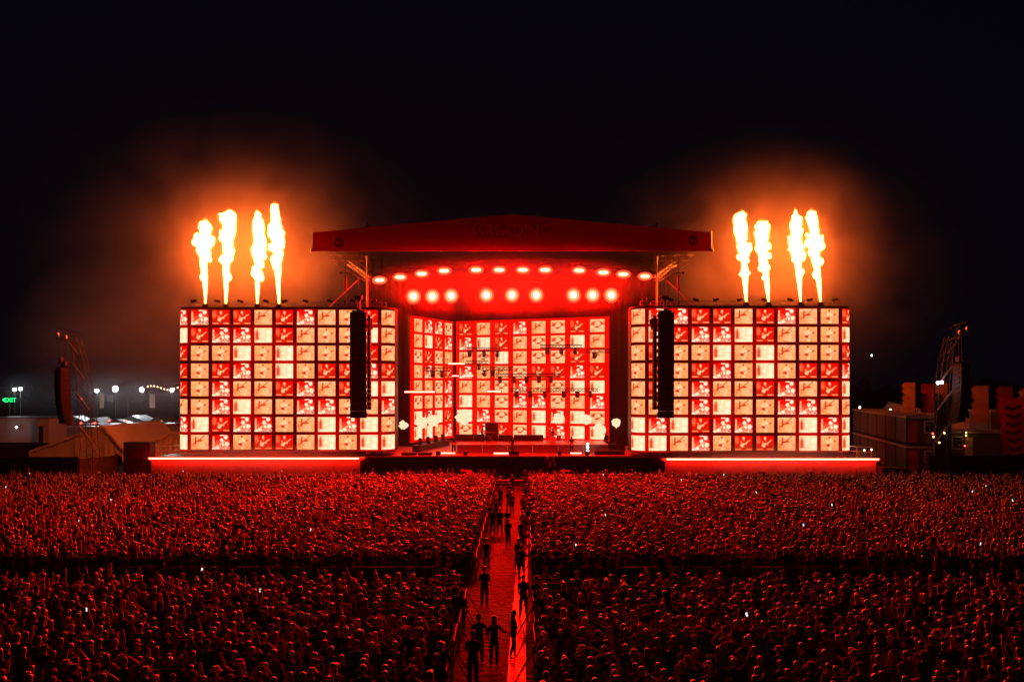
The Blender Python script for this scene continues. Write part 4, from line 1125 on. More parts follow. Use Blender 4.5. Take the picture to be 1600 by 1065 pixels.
# big red flag with chevrons
D_ = 77.6; a = at(1583, 623, D_); t = thing('chevron_flag', 'bright red feather flag with dark chevrons at the far right', 'flag', (a.x, D_, 0), None, R(-30))
M_rf = mat('red_flag_cloth', (.88, .05, .04), .7)
_t = M_rf.node_tree.nodes.new('ShaderNodeBsdfTranslucent'); _t.inputs['Color'].default_value = (.85, .05, .04, 1)
_m = M_rf.node_tree.nodes.new('ShaderNodeMixShader'); _m.inputs[0].default_value = .6
M_rf.node_tree.links.new(M_rf.node_tree.nodes['Principled BSDF'].outputs[0], _m.inputs[1]); M_rf.node_tree.links.new(_t.outputs[0], _m.inputs[2])
M_rf.node_tree.links.new(_m.outputs[0], M_rf.node_tree.nodes['Material Output'].inputs['Surface'])
def flagpt(f, z, zt, zl_):
    h = (zt - z) / (zt - zl_); wl = .98 if h < .26 else .72
    x = 1.28 * (.82 - (wl + .82) * f) + .10 * math.sin(h * 9) * f; return (x, -.05 + .16 * math.sin(f * 5 + h * 6) * f, z + .15 * f * (1 if h < .1 else 0) - .22 * f)
zt, zl_ = a.z + .15, at(0, 707, D_).z
b = MB(); vs = []; n = 24
for i in range(n + 1):
    z = zt + (zl_ - zt) * i / n
    for j in range(9): vs.append(flagpt(j / 8, z, zt, zl_))
b.add(vs, [(9 * i + j, 9 * i + 9 + j, 9 * i + 10 + j, 9 * i + 1 + j) for i in range(n) for j in range(8)], 0, True); b.build('cloth', M_rf, t, False)
M_chev = mat('chevron_print', (.05, .015, .015), .7)
for k in range(6):
    z = zt - .6 - k * .79; b = MB()
    for s0, s1, h0, h1 in ((.18, .48, 0, -.26), (.48, .80, -.26, 0)):
        q = 5; vs = []
        for i in range(q + 1):
            f = s0 + (s1 - s0) * i / q; dz = h0 + (h1 - h0) * i / q
            for e2 in (0, -.33):
                p = flagpt(f, z + dz + e2, zt, zl_); vs.append((p[0], p[1] - .07, p[2]))
        b.add(vs, [(2 * i, 2 * i + 1, 2 * i + 3, 2 * i + 2) for i in range(q)], 0, True)
    b.build('chevron', M_chev, t, False)
b = MB(); b.cyl((1.09, 0, 0), (1.09, 0, zt + .2), .05, n=6); b.bar((1.09, 0, zt + .1), (-1.15, 0, zt - .1), .04); b.build('pole', M_black, t, False)
M_wl = emit('white_lamp', (.95, .97, 1), 25)
for (u, v, D_, m, lab) in ((1465, 598, 70.2, M_wl, 'white lamp pair on the right lattice mast, left lamp'), (1471, 597, 70.2, M_wl, 'white lamp pair on the right lattice mast, right lamp'), (1419, 639, 96, M_wl, 'white lamp on the big marquee roof at the right'),
                            (1391, 640, 97, M_warm, 'dim lamp at the left slope of the big marquee roof'), (1343, 636, 97, M_warm, 'small lamp beside the right video wall'), (1525, 655, 95, M_yel, 'amber lamp on the marquee roof by the right array'), (1541, 662, 95, M_redlamp, 'red lamp on the marquee roof by the right array'),
                            (1509, 675.5, 78.3, M_yel, 'amber lamp stack above the low cabins, upper lamp'), (1509, 680, 78.3, M_yel, 'amber lamp stack above the low cabins, lower lamp'), (1457, 677, 70.0, M_redlamp, 'red lamp low on the right lattice mast'), (1458, 682, 70.0, M_yel, 'amber lamp low on the right lattice mast'),
                            (1475, 676, 69.9, M_yel, 'amber lamp on the dark scrim sheet'), (1467, 691, 69.9, M_yel, 'amber lamp below the dark scrim sheet'), (1507, 696, 78.3, M_redlamp, 'red lamp on the wall of the low grey cabin'), (1564, 696, 79, M_yel, 'amber lamp on the cabin beside the red flag'),
                            (1532, 677, 84, M_redlamp, 'red lamp behind the low cabins'), (1350, 703, 73, M_warm, 'tiny lamp at the end of the right wing platform, left one'), (1361, 702, 73, M_warm, 'tiny lamp at the end of the right wing platform, right one'),
                            (1362, 555, 160, M_wl, 'lone white lamp far in the dark right of the video wall')):
    c = at(u, v, D_); t = thing('site_lamp', lab, 'lamp', c); k = .075 if D_ < 90 else .13; k = .14 if m is M_wl else k
    b = MB(); b.ell((0, -.06, 0), (k, k * .8, k), 8, 6); b.build('bulb', m, t, False)
    b = MB(); b.box((0, .06, 0), (k * 1.6, .1, k * 1.6)); b.cyl((0, .08, 0), (0, .08, -.3 if D_ < 150 else -c.z), .02, n=5); b.build('bracket', M_black, t, False)

# parked lorries and vans between the stalls and the marquees
def lorry():
    t = thing('parked_lorry', '', 'lorry')
    b = MB(); b.box((0, 0, 2.15), (7.5, 2.4, 2.5)); b.build('box_body', M_stall, t, False)
    b = MB(); b.box((0, 0, 3.45), (7.6, 2.5, .08)); b.build('roof', M_stall, t, False)
    b = MB(); b.prism([(3.85, .7), (5.9, .7), (5.9, 1.7), (5.5, 2.7), (3.85, 2.8)], 'y', -1.15, 1.15); c_ = b.build('cab', mat('lorry_paint', (.3, .3, .32), .35), t, False)
    b = MB(); b.prism([(5.93, 1.72), (5.95, 1.72), (5.57, 2.62), (5.55, 2.62)], 'y', -1.0, 1.0); b.build('windscreen', M_glass, c_, False)
    for x in (-2.6, -1.4, 4.7):
        for y in (-1.1, 1.1): b = MB(); b.cyl((x, y - .13, .48), (x, y + .13, .48), .48, n=14); b.build('wheel', M_rub, t, False)
    return t
lp = None
for k, (u, D_, rz) in enumerate([(20, 118, 12), (70, 122, 8), (118, 116, 14), (150, 124, -170), (200, 121, 10), (242, 126, -8), (5, 131, 6)]):
    o = lp if lp is not None and k == 0 else (lorry() if lp is None else copy_tree(lp))
    lp = lp or o
    o.location = ((u - 800) * D_ / F, D_, 0); o.rotation_euler = (0, 0, R(rz)); o['label'] = f'pale parked lorry behind the marquees, {ordinal(sorted([5, 20, 70, 118, 150, 200, 242]).index(u))} from the left edge'; o['group'] = 'lorries parked in the left background'
# far-off wood along the horizon, one dark mass
tr = MB(); q = random.Random(3)
for k in range(230):
    x = -330 + k * 2.9 + q.uniform(-1.5, 1.5); y = 400 + q.uniform(-12, 12); h = q.uniform(5, 11); w = q.uniform(2.5, 5)
    tr.ell((x, y, h * .62), (w, w, h * .5), 9, 6, 0, lambda d, p: p * (1 + .45 * mnoise.noise(d * 2.5 + Vector((x, y, 0)))), False)
    tr.cyl((x, y, 0), (x, y, h * .5), .35, n=5)
tag(tr.build('far_wood', mat('foliage_dark', (.012, .018, .01), .9)), 'dark wood along the horizon behind the whole festival field', 'wood', None, 'stuff')
# ================================================================ PEOPLE
M_skin = ramp_random('skin', [(.40, .22, .15), (.44, .25, .18), (.36, .2, .14), (.46, .28, .2), (.18, .09, .055)], .5, .1, .4)
M_top = ramp_random('clothes_top', [(.02, .02, .022), (.03, .03, .035), (.015, .015, .017), (.04, .03, .03), (.03, .03, .035), (.02, .02, .02), (.2, .18, .16), (.05, .05, .05), (.02, .02, .03), (.03, .02, .02), (.09, .03, .03)], .9, .08, .15)
M_bot = ramp_random('clothes_bottom', [(.03, .03, .04), (.05, .06, .09), (.02, .02, .02), (.1, .09, .08)], .85, .2, .2)
M_shoe = mat('shoe', (.05, .05, .05), .6)
M_eye = mat('eye', (.02, .015, .01), .3)
M_lip = mat('lip', (.35, .13, .11), .5)
M_hair = ramp_random('hair', [(.03, .018, .012), (.045, .028, .018), (.07, .042, .025), (.022, .015, .012), (.26, .17, .1), (.10, .06, .04)], .36, .35, 1.0)
M_hat = ramp_random('hat', [(.03, .03, .03), (.4, .38, .35), (.08, .07, .06), (.3, .06, .05)], .85, .4, .2)
M_allblack = mat('black_workwear', (.018, .018, .02), .85, 0, .3, 6, .2, .15)
BODYM = [M_skin, M_top, M_bot, M_shoe, M_eye, M_lip]
SKIN, TOP, BOT, SHOE, EYE, LIP = range(6)

ARM = {   # elbow, wrist of the right side (x mirrored for the left)
    'down': ((.215, -.03, 1.14), (.205, .06, .90)),
    'up': ((.30, .06, 1.66), (.24, .10, 1.93)),
    'high': ((.24, .02, 1.70), (.20, .06, 1.98)),
    'wide': ((.42, .05, 1.56), (.52, .08, 1.82)),
    'pump': ((.27, .22, 1.54), (.22, .34, 1.77)),
    'clap': ((.30, .14, 1.62), (.06, .18, 1.86)),
    'head': ((.40, .02, 1.60), (.14, -.02, 1.78)),
    'phone': ((.24, .24, 1.34), (.12, .36, 1.60)),
    'phone_up': ((.24, .18, 1.62), (.14, .30, 1.86)),
    'fold': ((.225, .03, 1.15), (.02, .20, 1.18)),
    'hip': ((.30, -.08, 1.18), (.17, .06, 1.04)),
    'point': ((.33, .08, 1.20), (.50, .22, 1.10)),
    'strum': ((.32, -.02, 1.18), (.10, .22, 1.06)),
    'fret': ((.36, .14, 1.18), (.44, .30, 1.20)),
    'keys': ((.28, .06, 1.16), (.20, .36, 1.10)),
    'low': ((.23, -.02, 1.14), (.17, .16, .98)),
}
LEGS = {
    'stand': [((.10, 0, .5), (.11, -.02, .08), (.12, .15, .035))] * 2,
    'wide': [((.12, .02, .5), (.15, -.02, .08), (.18, .14, .035)), ((.11, .04, .5), (.12, .03, .08), (.15, .19, .035))],
    'step': [((.10, .10, .5), (.10, .10, .08), (.11, .26, .035)), ((.10, -.04, .5), (.11, -.16, .09), (.12, 0, .04))],
    'sit': [((.16, .36, .98 - .05), (.20, .38, .52), (.22, .52, .48))] * 2,
}
SPECS = []
def spec(name, la, ra, legs='stand', lean=0.0, fem=0, sleeves=1, bulk=1.0, turn=0.0):
    SPECS.append(dict(name=name, la=la, ra=ra, legs=legs, lean=lean, fem=fem, sl=sleeves, bulk=bulk, turn=turn))

def skeleton(s):
    V = []; E = []; Rr = []; kind = []
    def v(p, r, k):
        V.append(Vector(p)); Rr.append(r if isinstance(r, tuple) else (r, r)); kind.append(k); return len(V) - 1
    bk = s['bulk']; fem = s['fem']; sh = .150 if fem else .170
    ln = s['lean']
    def L(p):     # lean the trunk forward about the pelvis
        p = Vector(p); h = max(0, p.z - .95); return Vector((p.x, p.y + h * ln, p.z - h * abs(ln) * .15))
    pel = v((0, 0, .95), (.16 * bk, .12), BOT)
    sp_ = v(L((0, 0, 1.12)), ((.13 if fem else .15) * bk, .105), TOP)
    ch = v(L((0, -.005, 1.32)), ((.155 if fem else .185) * bk, .118), TOP)
    nb = v(L((0, -.01, 1.46)), (.075, .07), TOP)
    nk = v(L((0, .005, 1.53)), (.052, .055), SKIN)
    h1 = v(L((0, .015, 1.60)), (.068, .080), SKIN)
    h2 = v(L((0, .015, 1.67)), (.078, .097), SKIN)
    h3 = v(L((0, .005, 1.74)), (.062, .080), SKIN)
    E.extend([(pel, sp_), (sp_, ch), (ch, nb), (nb, nk), (nk, h1), (h1, h2), (h2, h3)])
    hands = []
    for sd, pose in ((-1, s['la']), (1, s['ra'])):
        e, w = ARM[pose]
        S = L((sd * sh, -.01, 1.415)); e = L((sd * e[0], e[1], e[2])); w = L((sd * w[0], w[1], w[2]))
        a = v(S, .062 * bk, TOP); m = v(S.lerp(e, .5), .047 if fem else .055, TOP if s['sl'] else SKIN)
        b_ = v(e, .040, TOP if s['sl'] == 2 else SKIN); c = v(e.lerp(w, .45), .040, TOP if s['sl'] == 2 else SKIN); d = v(w, .027, SKIN)
        hd = v(w + (w - e).normalized() * .055, (.036, .022), SKIN)
        E.extend([(ch, a), (a, m), (m, b_), (b_, c), (c, d), (d, hd)])
        hands.append((w, (w - e).normalized(), sd))
    for sd, lg in ((-1, s['legs'][0]), (1, s['legs'][1])):
        k, an, to = lg
        a = v((sd * .095, 0, .86), .10 * bk, BOT); t = v(Vector((sd * .095, 0, .86)).lerp(Vector((sd * k[0], k[1], k[2])), .5), .085 * bk, BOT)
        b_ = v((sd * k[0], k[1], k[2]), .070, BOT)
        K = Vector((sd * k[0], k[1], k[2])); An = Vector((sd * an[0], an[1], an[2]))
        cf = v(K.lerp(An, .35) + Vector((0, -.02, 0)), .070, BOT); d = v(An, .045, SHOE); f = v((sd * to[0], to[1], to[2]), (.042, .034), SHOE)
        E.extend([(pel, a), (a, t), (t, b_), (b_, cf), (cf, d), (d, f)])
    return V, E, Rr, kind, hands, L

def make_bodies():
    tmp = []
    for s in SPECS:
        s['legs'] = LEGS[s['legs']]
        V, E, Rr, kind, hands, L = skeleton(s)
        me = bpy.data.meshes.new('body'); me.from_pydata(V, E, [])
        o = bpy.data.objects.new('body_rig', me); COL.objects.link(o)
        sk = o.modifiers.new('skin', 'SKIN'); sk.use_smooth_shade = True; sk.branch_smoothing = .3
        for i, r in enumerate(Rr):
            d = me.skin_vertices[0].data[i]; d.radius = r; d.use_root = (i == 0)
        ss = o.modifiers.new('sub', 'SUBSURF'); ss.levels = 1; ss.render_levels = 1
        tmp.append((s, o, V, E, kind, hands, L))
    bpy.context.view_layer.update()
    dg = bpy.context.evaluated_depsgraph_get()
    out = {}
    for s, o, V, E, kind, hands, L in tmp:
        ev = o.evaluated_get(dg); m = bpy.data.meshes.new_from_object(ev)
        n = len(m.vertices); co = np.empty(n * 3); m.vertices.foreach_get('co', co); co = co.reshape(-1, 3)
        seg = np.array([[V[a], V[b]] for a, b in E]); sk = [kind[b] if kind[b] != TOP or kind[a] == TOP else kind[a] for a, b in E]
        # trousers reach up to the hip, so the pelvis-to-spine segment is split by height
        b = MB(); fc = []
        vs = [Vector(p) for p in co]
        # head: narrower chin, brow, slight nose and cheeks
        hc = L((0, .015, 1.66))
        faces = [tuple(p.vertices) for p in m.polygons]
        cen = np.array([co[list(f)].mean(axis=0) for f in faces])
        A_ = seg[:, 0][None]; B_ = seg[:, 1][None]; P_ = cen[:, None]
        AB = B_ - A_; t = np.clip(((P_ - A_) * AB).sum(-1) / (AB ** 2).sum(-1), 0, 1)
        dist = np.linalg.norm(P_ - A_ - t[..., None] * AB, axis=-1)
        near = dist.argmin(1)
        for f, c, k in zip(faces, cen, near):
            mi = sk[k]
            if k == 0: mi = BOT if c[2] < 1.02 else TOP
            b.add([], [], 0)
            b.f.append(f); b.m.append(mi); b.s.append(True)
        b.v = [tuple(p) for p in vs]
        # fingers and thumb
        for w, d, sd in hands:
            ax = Vector((sd, 0, 0)); ax = (ax - d * ax.dot(d)).normalized(); pn = d.cross(ax)
            palm = w + d * .055
            for i, (off, ln) in enumerate(((-.027, .062), (-.009, .072), (.009, .068), (.026, .052))):
                p0_ = palm + ax * off * 1.0 + d * .01; p1_ = p0_ + d * ln * .6 + ax * off * .25; p2_ = p1_ + (d * .8 + pn * .45 * sd).normalized() * ln * .45
                b.tube([p0_, p1_, p2_], [.0095, .0085, .006], 5, SKIN)
            th = w + d * .02 - ax * .02
            b.tube([th, th - ax * .03 + d * .03, th - ax * .038 + d * .062], [.012, .010, .007], 5, SKIN)
        # face: nose, eyes, mouth, ears, and a jaw
        nz_ = L((0, .112, 1.645)); b.ell(nz_, (.014, .024, .026), 7, 5, SKIN)
        for sd in (-1, 1):
            b.ell(L((sd * .032, .098, 1.668)), (.012, .010, .008), 7, 5, EYE); b.ell(L((sd * .079, .01, 1.655)), (.012, .022, .033), 7, 5, SKIN)
            b.ell(L((sd * .032, .101, 1.690)), (.018, .008, .005), 6, 4, EYE)
        b.ell(L((0, .098, 1.607)), (.024, .010, .008), 8, 4, LIP); b.ell(L((0, .075, 1.585)), (.034, .034, .026), 8, 5, SKIN)
        # hem of the top and belt line: soft folds
        s['mb'] = b; s['L'] = L; s['hands'] = hands
        out[s['name']] = s
        bpy.data.meshes.remove(m)
    for s, o, *_ in tmp:
        me = o.data; bpy.data.objects.remove(o); bpy.data.meshes.remove(me)
    return out

def hair_mb(style, L, mi=0, seed=0):
    b = MB(); c = L((0, 0.0, 1.685)); rr = random.Random(seed)
    def cap(rx, ry, rz, face, long_=0.0, nz=.05, spread=1.0):
        def fn(d, p):
            q = p * (1 + nz * mnoise.noise(d * 4 + Vector((seed, 0, 0))) + nz * .6 * mnoise.noise(d * 9 + Vector((seed, 3, 0))))
            front = d.y > .15 and d.z < .38
            if front: q = Vector((q.x * .80, min(q.y, .055) * .8, q.z * face))
            elif d.z < 0: q.z = q.z * .75
            if long_ and d.y < .25 and d.z < .05:
                k = min(1, (.05 - d.z) / .75); q.z -= long_ * k; q.x *= 1 + (spread - 1) * k + .10 * k * mnoise.noise(d * 6 + Vector((seed, 9, 1))); q.y = q.y * (1 - .25 * k) - .05 * k
            return q
        b.ell(c, (rx, ry, rz), 14, 11, mi, fn)
    if style == 'short': cap(.090, .112, .098, .8)
    elif style == 'curly':
        cap(.108, .125, .115, .8, 0, .16)
    elif style == 'bob': cap(.096, .116, .100, .8, .10, .06, 1.15)
    elif style == 'long': cap(.096, .116, .100, .8, .24, .08, 1.2)
    elif style == 'longer': cap(.096, .116, .100, .8, .33, .09, 1.25)
    elif style == 'bun':
        cap(.088, .110, .096, .8); b.ell(c + Vector((0, -.075, .085)), (.042, .042, .04), 9, 7, mi)
    elif style == 'ponytail':
        cap(.088, .110, .096, .8); q = c + Vector((0, -.10, .03)); b.tube([q, q + Vector((0, -.06, .0)), q + Vector((0, -.075, -.10)), q + Vector((0, -.05, -.24))], [.024, .034, .034, .012], 7, mi)
    elif style == 'cap':
        def fn(d, p):
            if d.z < -.05: return Vector((p.x * .93, p.y * .93, p.z * .18))
            return p
        b.ell(c + Vector((0, 0, .012)), (.095, .116, .092), 14, 9, mi, fn)
        b.add([c + Vector(q) for q in ((-.07, .09, .03), (.07, .09, .03), (.06, .185, .012), (0, .205, .008), (-.06, .185, .012), (-.07, .09, .018), (.07, .09, .018), (.06, .185, .0), (0, .205, -.004), (-.06, .185, .0))],
              [(0, 1, 2, 3, 4), (9, 8, 7, 6, 5), (1, 6, 7, 2), (2, 7, 8, 3), (3, 8, 9, 4), (4, 9, 5, 0)], mi)
    elif style == 'beanie':
        def fn(d, p): return Vector((p.x, p.y, p.z * (.35 if d.z < 0 else 1.12)))
        b.ell(c + Vector((0, -.01, .015)), (.098, .118, .105), 14, 9, mi, fn); b.tube([c + Vector((.097 * math.cos(a), -.01 + .117 * math.sin(a), .0)) for a in np.linspace(0, 2 * PI, 15)], .016, 5, mi)
    elif style == 'bucket':
        n = 14; vs = []
        for (r, z) in ((.165, -.035), (.10, .02), (.092, .085), (.02, .095)):
            for i in range(n): vs.append(c + Vector((r * math.cos(2 * PI * i / n), r * 1.12 * math.sin(2 * PI * i / n), z + (.008 * math.sin(i * 2) if r > .15 else 0))))
        fs = [(k * n + i, k * n + (i + 1) % n, (k + 1) * n + (i + 1) % n, (k + 1) * n + i) for k in range(3) for i in range(n)]; fs.append(tuple(3 * n + i for i in range(n)))
        b.add(vs, fs, mi, True); b.ell(c, (.088, .105, .07), 10, 7, mi)
    elif style == 'hood':
        cap(.112, .128, .118, .95, .12, .05, 1.25)
    return b

POSE_WORDS = {'down': '', 'up': ''}
spec('arms_down', 'down', 'down'); spec('arms_down_slim', 'down', 'low', fem=1, sleeves=0); spec('arms_down_coat', 'low', 'down', sleeves=2, bulk=1.12)
spec('both_up', 'up', 'up', sleeves=1); spec('both_high', 'high', 'high', fem=1, sleeves=0); spec('both_wide', 'wide', 'wide', sleeves=2); spec('right_up', 'down', 'up', sleeves=1); spec('left_up', 'wide', 'low', fem=1, sleeves=0)
spec('right_pump', 'low', 'pump', sleeves=1); spec('left_pump', 'pump', 'down', sleeves=2); spec('clap', 'clap', 'clap', fem=1, sleeves=1); spec('hands_on_head', 'head', 'head', fem=1, sleeves=0)
spec('phone', 'down', 'phone', sleeves=1); spec('phone_up', 'down', 'phone_up', fem=1, sleeves=0); spec('fold', 'fold', 'fold', sleeves=2, bulk=1.1)
spec('lean', 'low', 'down', lean=.12, sleeves=1)
spec('work_stand', 'low', 'fold', 'wide', 0, 0, 2, 1.15); spec('work_hip', 'hip', 'hip', 'wide', 0, 0, 2, 1.15); spec('work_point', 'down', 'point', 'stand', 0, 1, 2, 1.05); spec('walk', 'low', 'fold', 'step', .05, 0, 2, 1.05)
spec('work_fold', 'fold', 'fold', 'stand', 0, 0, 2, 1.15)
spec('guitarist', 'fret', 'strum', 'wide', .05, 0, 1); spec('keyboard', 'keys', 'keys', 'stand', .12, 0, 1); spec('drummer', 'keys', 'pump', 'sit', .1, 0, 0); spec('singer', 'fret', 'strum', 'stand', .0, 0, 2)
BD = make_bodies()
PW = {'arms_down': 'arms down', 'arms_down_slim': 'bare arms down', 'arms_down_coat': 'thick sleeves', 'both_up': 'both arms up', 'both_high': 'bare arms high', 'both_wide': 'arms spread up', 'right_up': 'right arm up', 'left_up': 'left arm up',
      'right_pump': 'right fist forward', 'left_pump': 'left fist forward', 'clap': 'hands clapping overhead', 'hands_on_head': 'hands on head', 'phone': 'one hand forward', 'phone_up': 'right hand held high', 'fold': 'arms folded', 'lean': 'leaning forward'}
HW_ = {'short': 'short hair', 'curly': 'curly hair', 'bob': 'bobbed hair', 'long': 'long hair', 'longer': 'very long hair', 'bun': 'a bun', 'ponytail': 'a ponytail', 'cap': 'a cap', 'beanie': 'a beanie', 'bucket': 'a bucket hat', 'hood': 'a hood up'}
HSTY = ['short', 'short', 'short', 'curly', 'bob', 'long', 'long', 'longer', 'bun', 'ponytail', 'cap', 'cap', 'beanie', 'bucket', 'hood']
BMESH = {}; HMESH = {}
def body_mesh(k):
    if k not in BMESH:
        o = BD[k]['mb'].build('person', BODYM); BMESH[k] = o.data; bpy.data.objects.remove(o)
    return BMESH[k]
def hair_mesh(style, k, seed=0):
    key = (style, BD[k]['lean'], seed)
    if key not in HMESH:
        m = M_hat if style in ('cap', 'beanie', 'bucket') else (M_top if style == 'hood' else M_hair)
        o = hair_mb(style, BD[k]['L'], 0, seed).build('hair', [m]); HMESH[key] = o.data; bpy.data.objects.remove(o)
    return HMESH[key]
def person(k, style, loc, rz, scale, label, group=None, seed=0, mats=None):
    o = bpy.data.objects.new('person', body_mesh(k)); COL.objects.link(o)
    o.location = loc; o.rotation_euler = (0, 0, rz); o.scale = (scale * random.uniform(.97, 1.05), scale, scale)
    tag(o, label, 'person', group)
    nm = {'cap': 'cap', 'beanie': 'beanie', 'bucket': 'bucket_hat', 'hood': 'hood'}.get(style, 'hair')
    h = bpy.data.objects.new(nm, hair_mesh(style, k, seed)); COL.objects.link(h); h.parent = o
    if mats is not None:
        for sl, m in mats.items():
            o.material_slots[sl].link = 'OBJECT'; o.material_slots[sl].material = m
    return o

# ---- the crowd: nearest rows one by one, the rest as one mass
def aisle_edges(y):      # the aisle widens a little and drifts
    return (-1.95 + .012 * (y - 25), .72 + .016 * (y - 25))
prng = random.Random(21)
CALM = ['arms_down', 'arms_down_slim', 'arms_down_coat', 'fold', 'lean', 'arms_down', 'phone']
WILD = ['both_up', 'both_high', 'both_wide', 'right_up', 'left_up', 'right_pump', 'left_pump', 'clap', 'hands_on_head', 'phone_up', 'both_wide', 'right_up']
def pick(p=.24): return prng.choice(WILD) if prng.random() < p else prng.choice(CALM)
rowsN = []
y = 20.7; nI = 0; rowi = 0; near_last = None
individual_rows = []
while nI < 262:
    half = y * 800 / F + .35
    for side in (-1, 1):
        e = aisle_edges(y)[0 if side < 0 else 1]; x = abs(e) + .22; idx = 0
        while x < half:
            if prng.random() > .10:
                k = pick(.26); sty = prng.choice(HSTY); px_, py_ = side * x + prng.uniform(-.1, .1), y + prng.uniform(-.2, .2)
                lab = f'{HW_[sty]}, {PW[k]}, {ordinal(idx)} {"left" if side < 0 else "right"} of aisle, {ordinal(rowi)} row up'
                person(k, sty, (px_, py_, 0), R(prng.gauss(0, 14)) + math.atan2(px_, 60) * .6, prng.uniform(.93, 1.07), 'person with ' + lab, 'people in the nearest rows of the crowd', prng.randint(0, 2))
                nI += 1; idx += 1
            x += prng.uniform(.56, .78)
    rowi += 1; y += .66
NEAR_END = y - .2
pts = []; kinds_ = []; rots = []; scs = []
VARS = []
vc = bpy.data.collections.new('crowd_variants')
allk = ['arms_down', 'arms_down_slim', 'arms_down_coat', 'both_up', 'both_high', 'both_wide', 'right_up', 'left_up', 'right_pump', 'left_pump', 'clap', 'hands_on_head', 'phone', 'phone_up', 'fold', 'lean']
for i, k in enumerate(allk):
    for j in range(3):
        st = HSTY[(i * 4 + j * 5) % len(HSTY)]
        b = MB(); src = BD[k]['mb']; b.v = list(src.v); b.f = list(src.f); b.m = list(src.m); b.s = list(src.s)
        hb = hair_mb(st, BD[k]['L'], 6 if st in ('cap', 'beanie', 'bucket') else (TOP if st == 'hood' else 7), j); o0 = len(b.v)
        b.v += hb.v; b.f += [tuple(q + o0 for q in f) for f in hb.f]; b.m += hb.m; b.s += hb.s
        o = b.build(f'crowd_member_{len(VARS):02d}', BODYM + [M_hat, M_hair]); COL.objects.unlink(o); vc.objects.link(o); VARS.append(k)
phones = []
def add_crowd(y0, y1, dx, dy, pw, drop=.07):
    y = y0
    while y < y1:
        half = y * 800 / F + .8
        for side in (-1, 1):
            e = aisle_edges(y)[0 if side < 0 else 1]; x = abs(e) - .2
            while x < half:
                x += prng.uniform(dx * .78, dx * 1.22)
                if prng.random() < drop: continue
                k = pick(pw); c = [q for q in range(len(VARS)) if VARS[q] == k]
                p = (side * x + prng.uniform(-.14, .14), y + prng.uniform(-.3, .3), 0)
                if k == 'phone_up' and prng.random() < .5 or (prng.random() < .006 and k == 'phone'): phones.append((p, k))
                pts.append(p); kinds_.append(prng.choice(c)); rots.append((0, 0, R(prng.gauss(0, 16)) + math.atan2(p[0], 70) * .6)); scs.append(min(1.13, max(.86, prng.gauss(1.0, .055))))
        y += dy
add_crowd(NEAR_END, 33.2, .62, .64, .30)
add_crowd(37.4, 52, .56, .58, .34)
add_crowd(52, 70.2, .52, .54, .45)
me = bpy.data.meshes.new('crowd'); me.from_pydata(pts, [], [])
a_ = me.attributes.new('who', 'INT', 'POINT'); a_.data.foreach_set('value', kinds_)
a_ = me.attributes.new('turn', 'FLOAT_VECTOR', 'POINT'); a_.data.foreach_set('vector', np.array(rots, dtype=np.float32).ravel())
a_ = me.attributes.new('size', 'FLOAT', 'POINT'); a_.data.foreach_set('value', scs)
co_ = bpy.data.objects.new('crowd', me); COL.objects.link(co_)
tag(co_, 'dense festival crowd facing the stage, many with raised arms, seen from behind', 'crowd', None, 'stuff')
ng = bpy.data.node_groups.new('crowd_scatter', 'GeometryNodeTree')
ng.interface.new_socket('Geometry', in_out='INPUT', socket_type='NodeSocketGeometry')
ng.interface.new_socket('Geometry', in_out='OUTPUT', socket_type='NodeSocketGeometry')
N = ng.nodes; gi = N.new('NodeGroupInput'); go = N.new('NodeGroupOutput'); ip = N.new('GeometryNodeInstanceOnPoints'); ci = N.new('GeometryNodeCollectionInfo')
ci.inputs['Collection'].default_value = vc; ci.inputs['Separate Children'].default_value = True; ci.inputs['Reset Children'].default_value = True
def na(nm, dt):
    q = N.new('GeometryNodeInputNamedAttribute'); q.data_type = dt; q.inputs['Name'].default_value = nm
    return [o for o in q.outputs if o.name == 'Attribute' and o.enabled][0]
e2r = N.new('FunctionNodeEulerToRotation')
lk = ng.links.new
lk(gi.outputs[0], ip.inputs['Points']); lk(ci.outputs[0], ip.inputs['Instance']); ip.inputs['Pick Instance'].default_value = True
lk(na('who', 'INT'), ip.inputs['Instance Index']); lk(na('turn', 'FLOAT_VECTOR'), e2r.inputs[0]); lk(e2r.outputs[0], ip.inputs['Rotation']); lk(na('size', 'FLOAT'), ip.inputs['Scale'])
lk(ip.outputs[0], go.inputs[0])
co_.modifiers.new('scatter', 'NODES').node_group = ng
print('CROWD', len(pts), 'individuals', nI, 'phones', len(phones))

# ---- phones held up (lit screens)
M_phone = emit('phone_screen', (.9, .95, 1.0), 1.1)
prng.shuffle(phones); pd = None
for i, (p, k) in enumerate(sorted(phones[:26], key=lambda q: -q[0][1])):
    w, d, sd = BD[k]['hands'][1]
    q = Vector(p) + w + d * .1
    if pd is None:
        t = thing('phone', '', 'phone'); b = MB(); b.box((0, 0, 0), (.075, .012, .15)); b.build('case', M_black, t, False)
        b = MB(); b.box((0, -.008, 0), (.066, .004, .138)); b.build('screen', M_phone, t, False); pd = t; o = t
    else: o = copy_tree(pd)
    o.location = q; o.rotation_euler = (R(prng.uniform(-15, 15)), R(prng.uniform(-20, 20)), R(prng.uniform(-30, 30))); o.scale = (1.0, 1.0, 1.0)
    o['label'] = f'lit phone held up in the {"left" if p[0] < 0 else "right"} crowd, {"far" if p[1] > 55 else "middle" if p[1] > 37 else "near"} part, {ordinal(i)} from the top'; o['group'] = 'phones held up in the ' + ('left' if p[0] < 0 else 'right') + ' crowd'

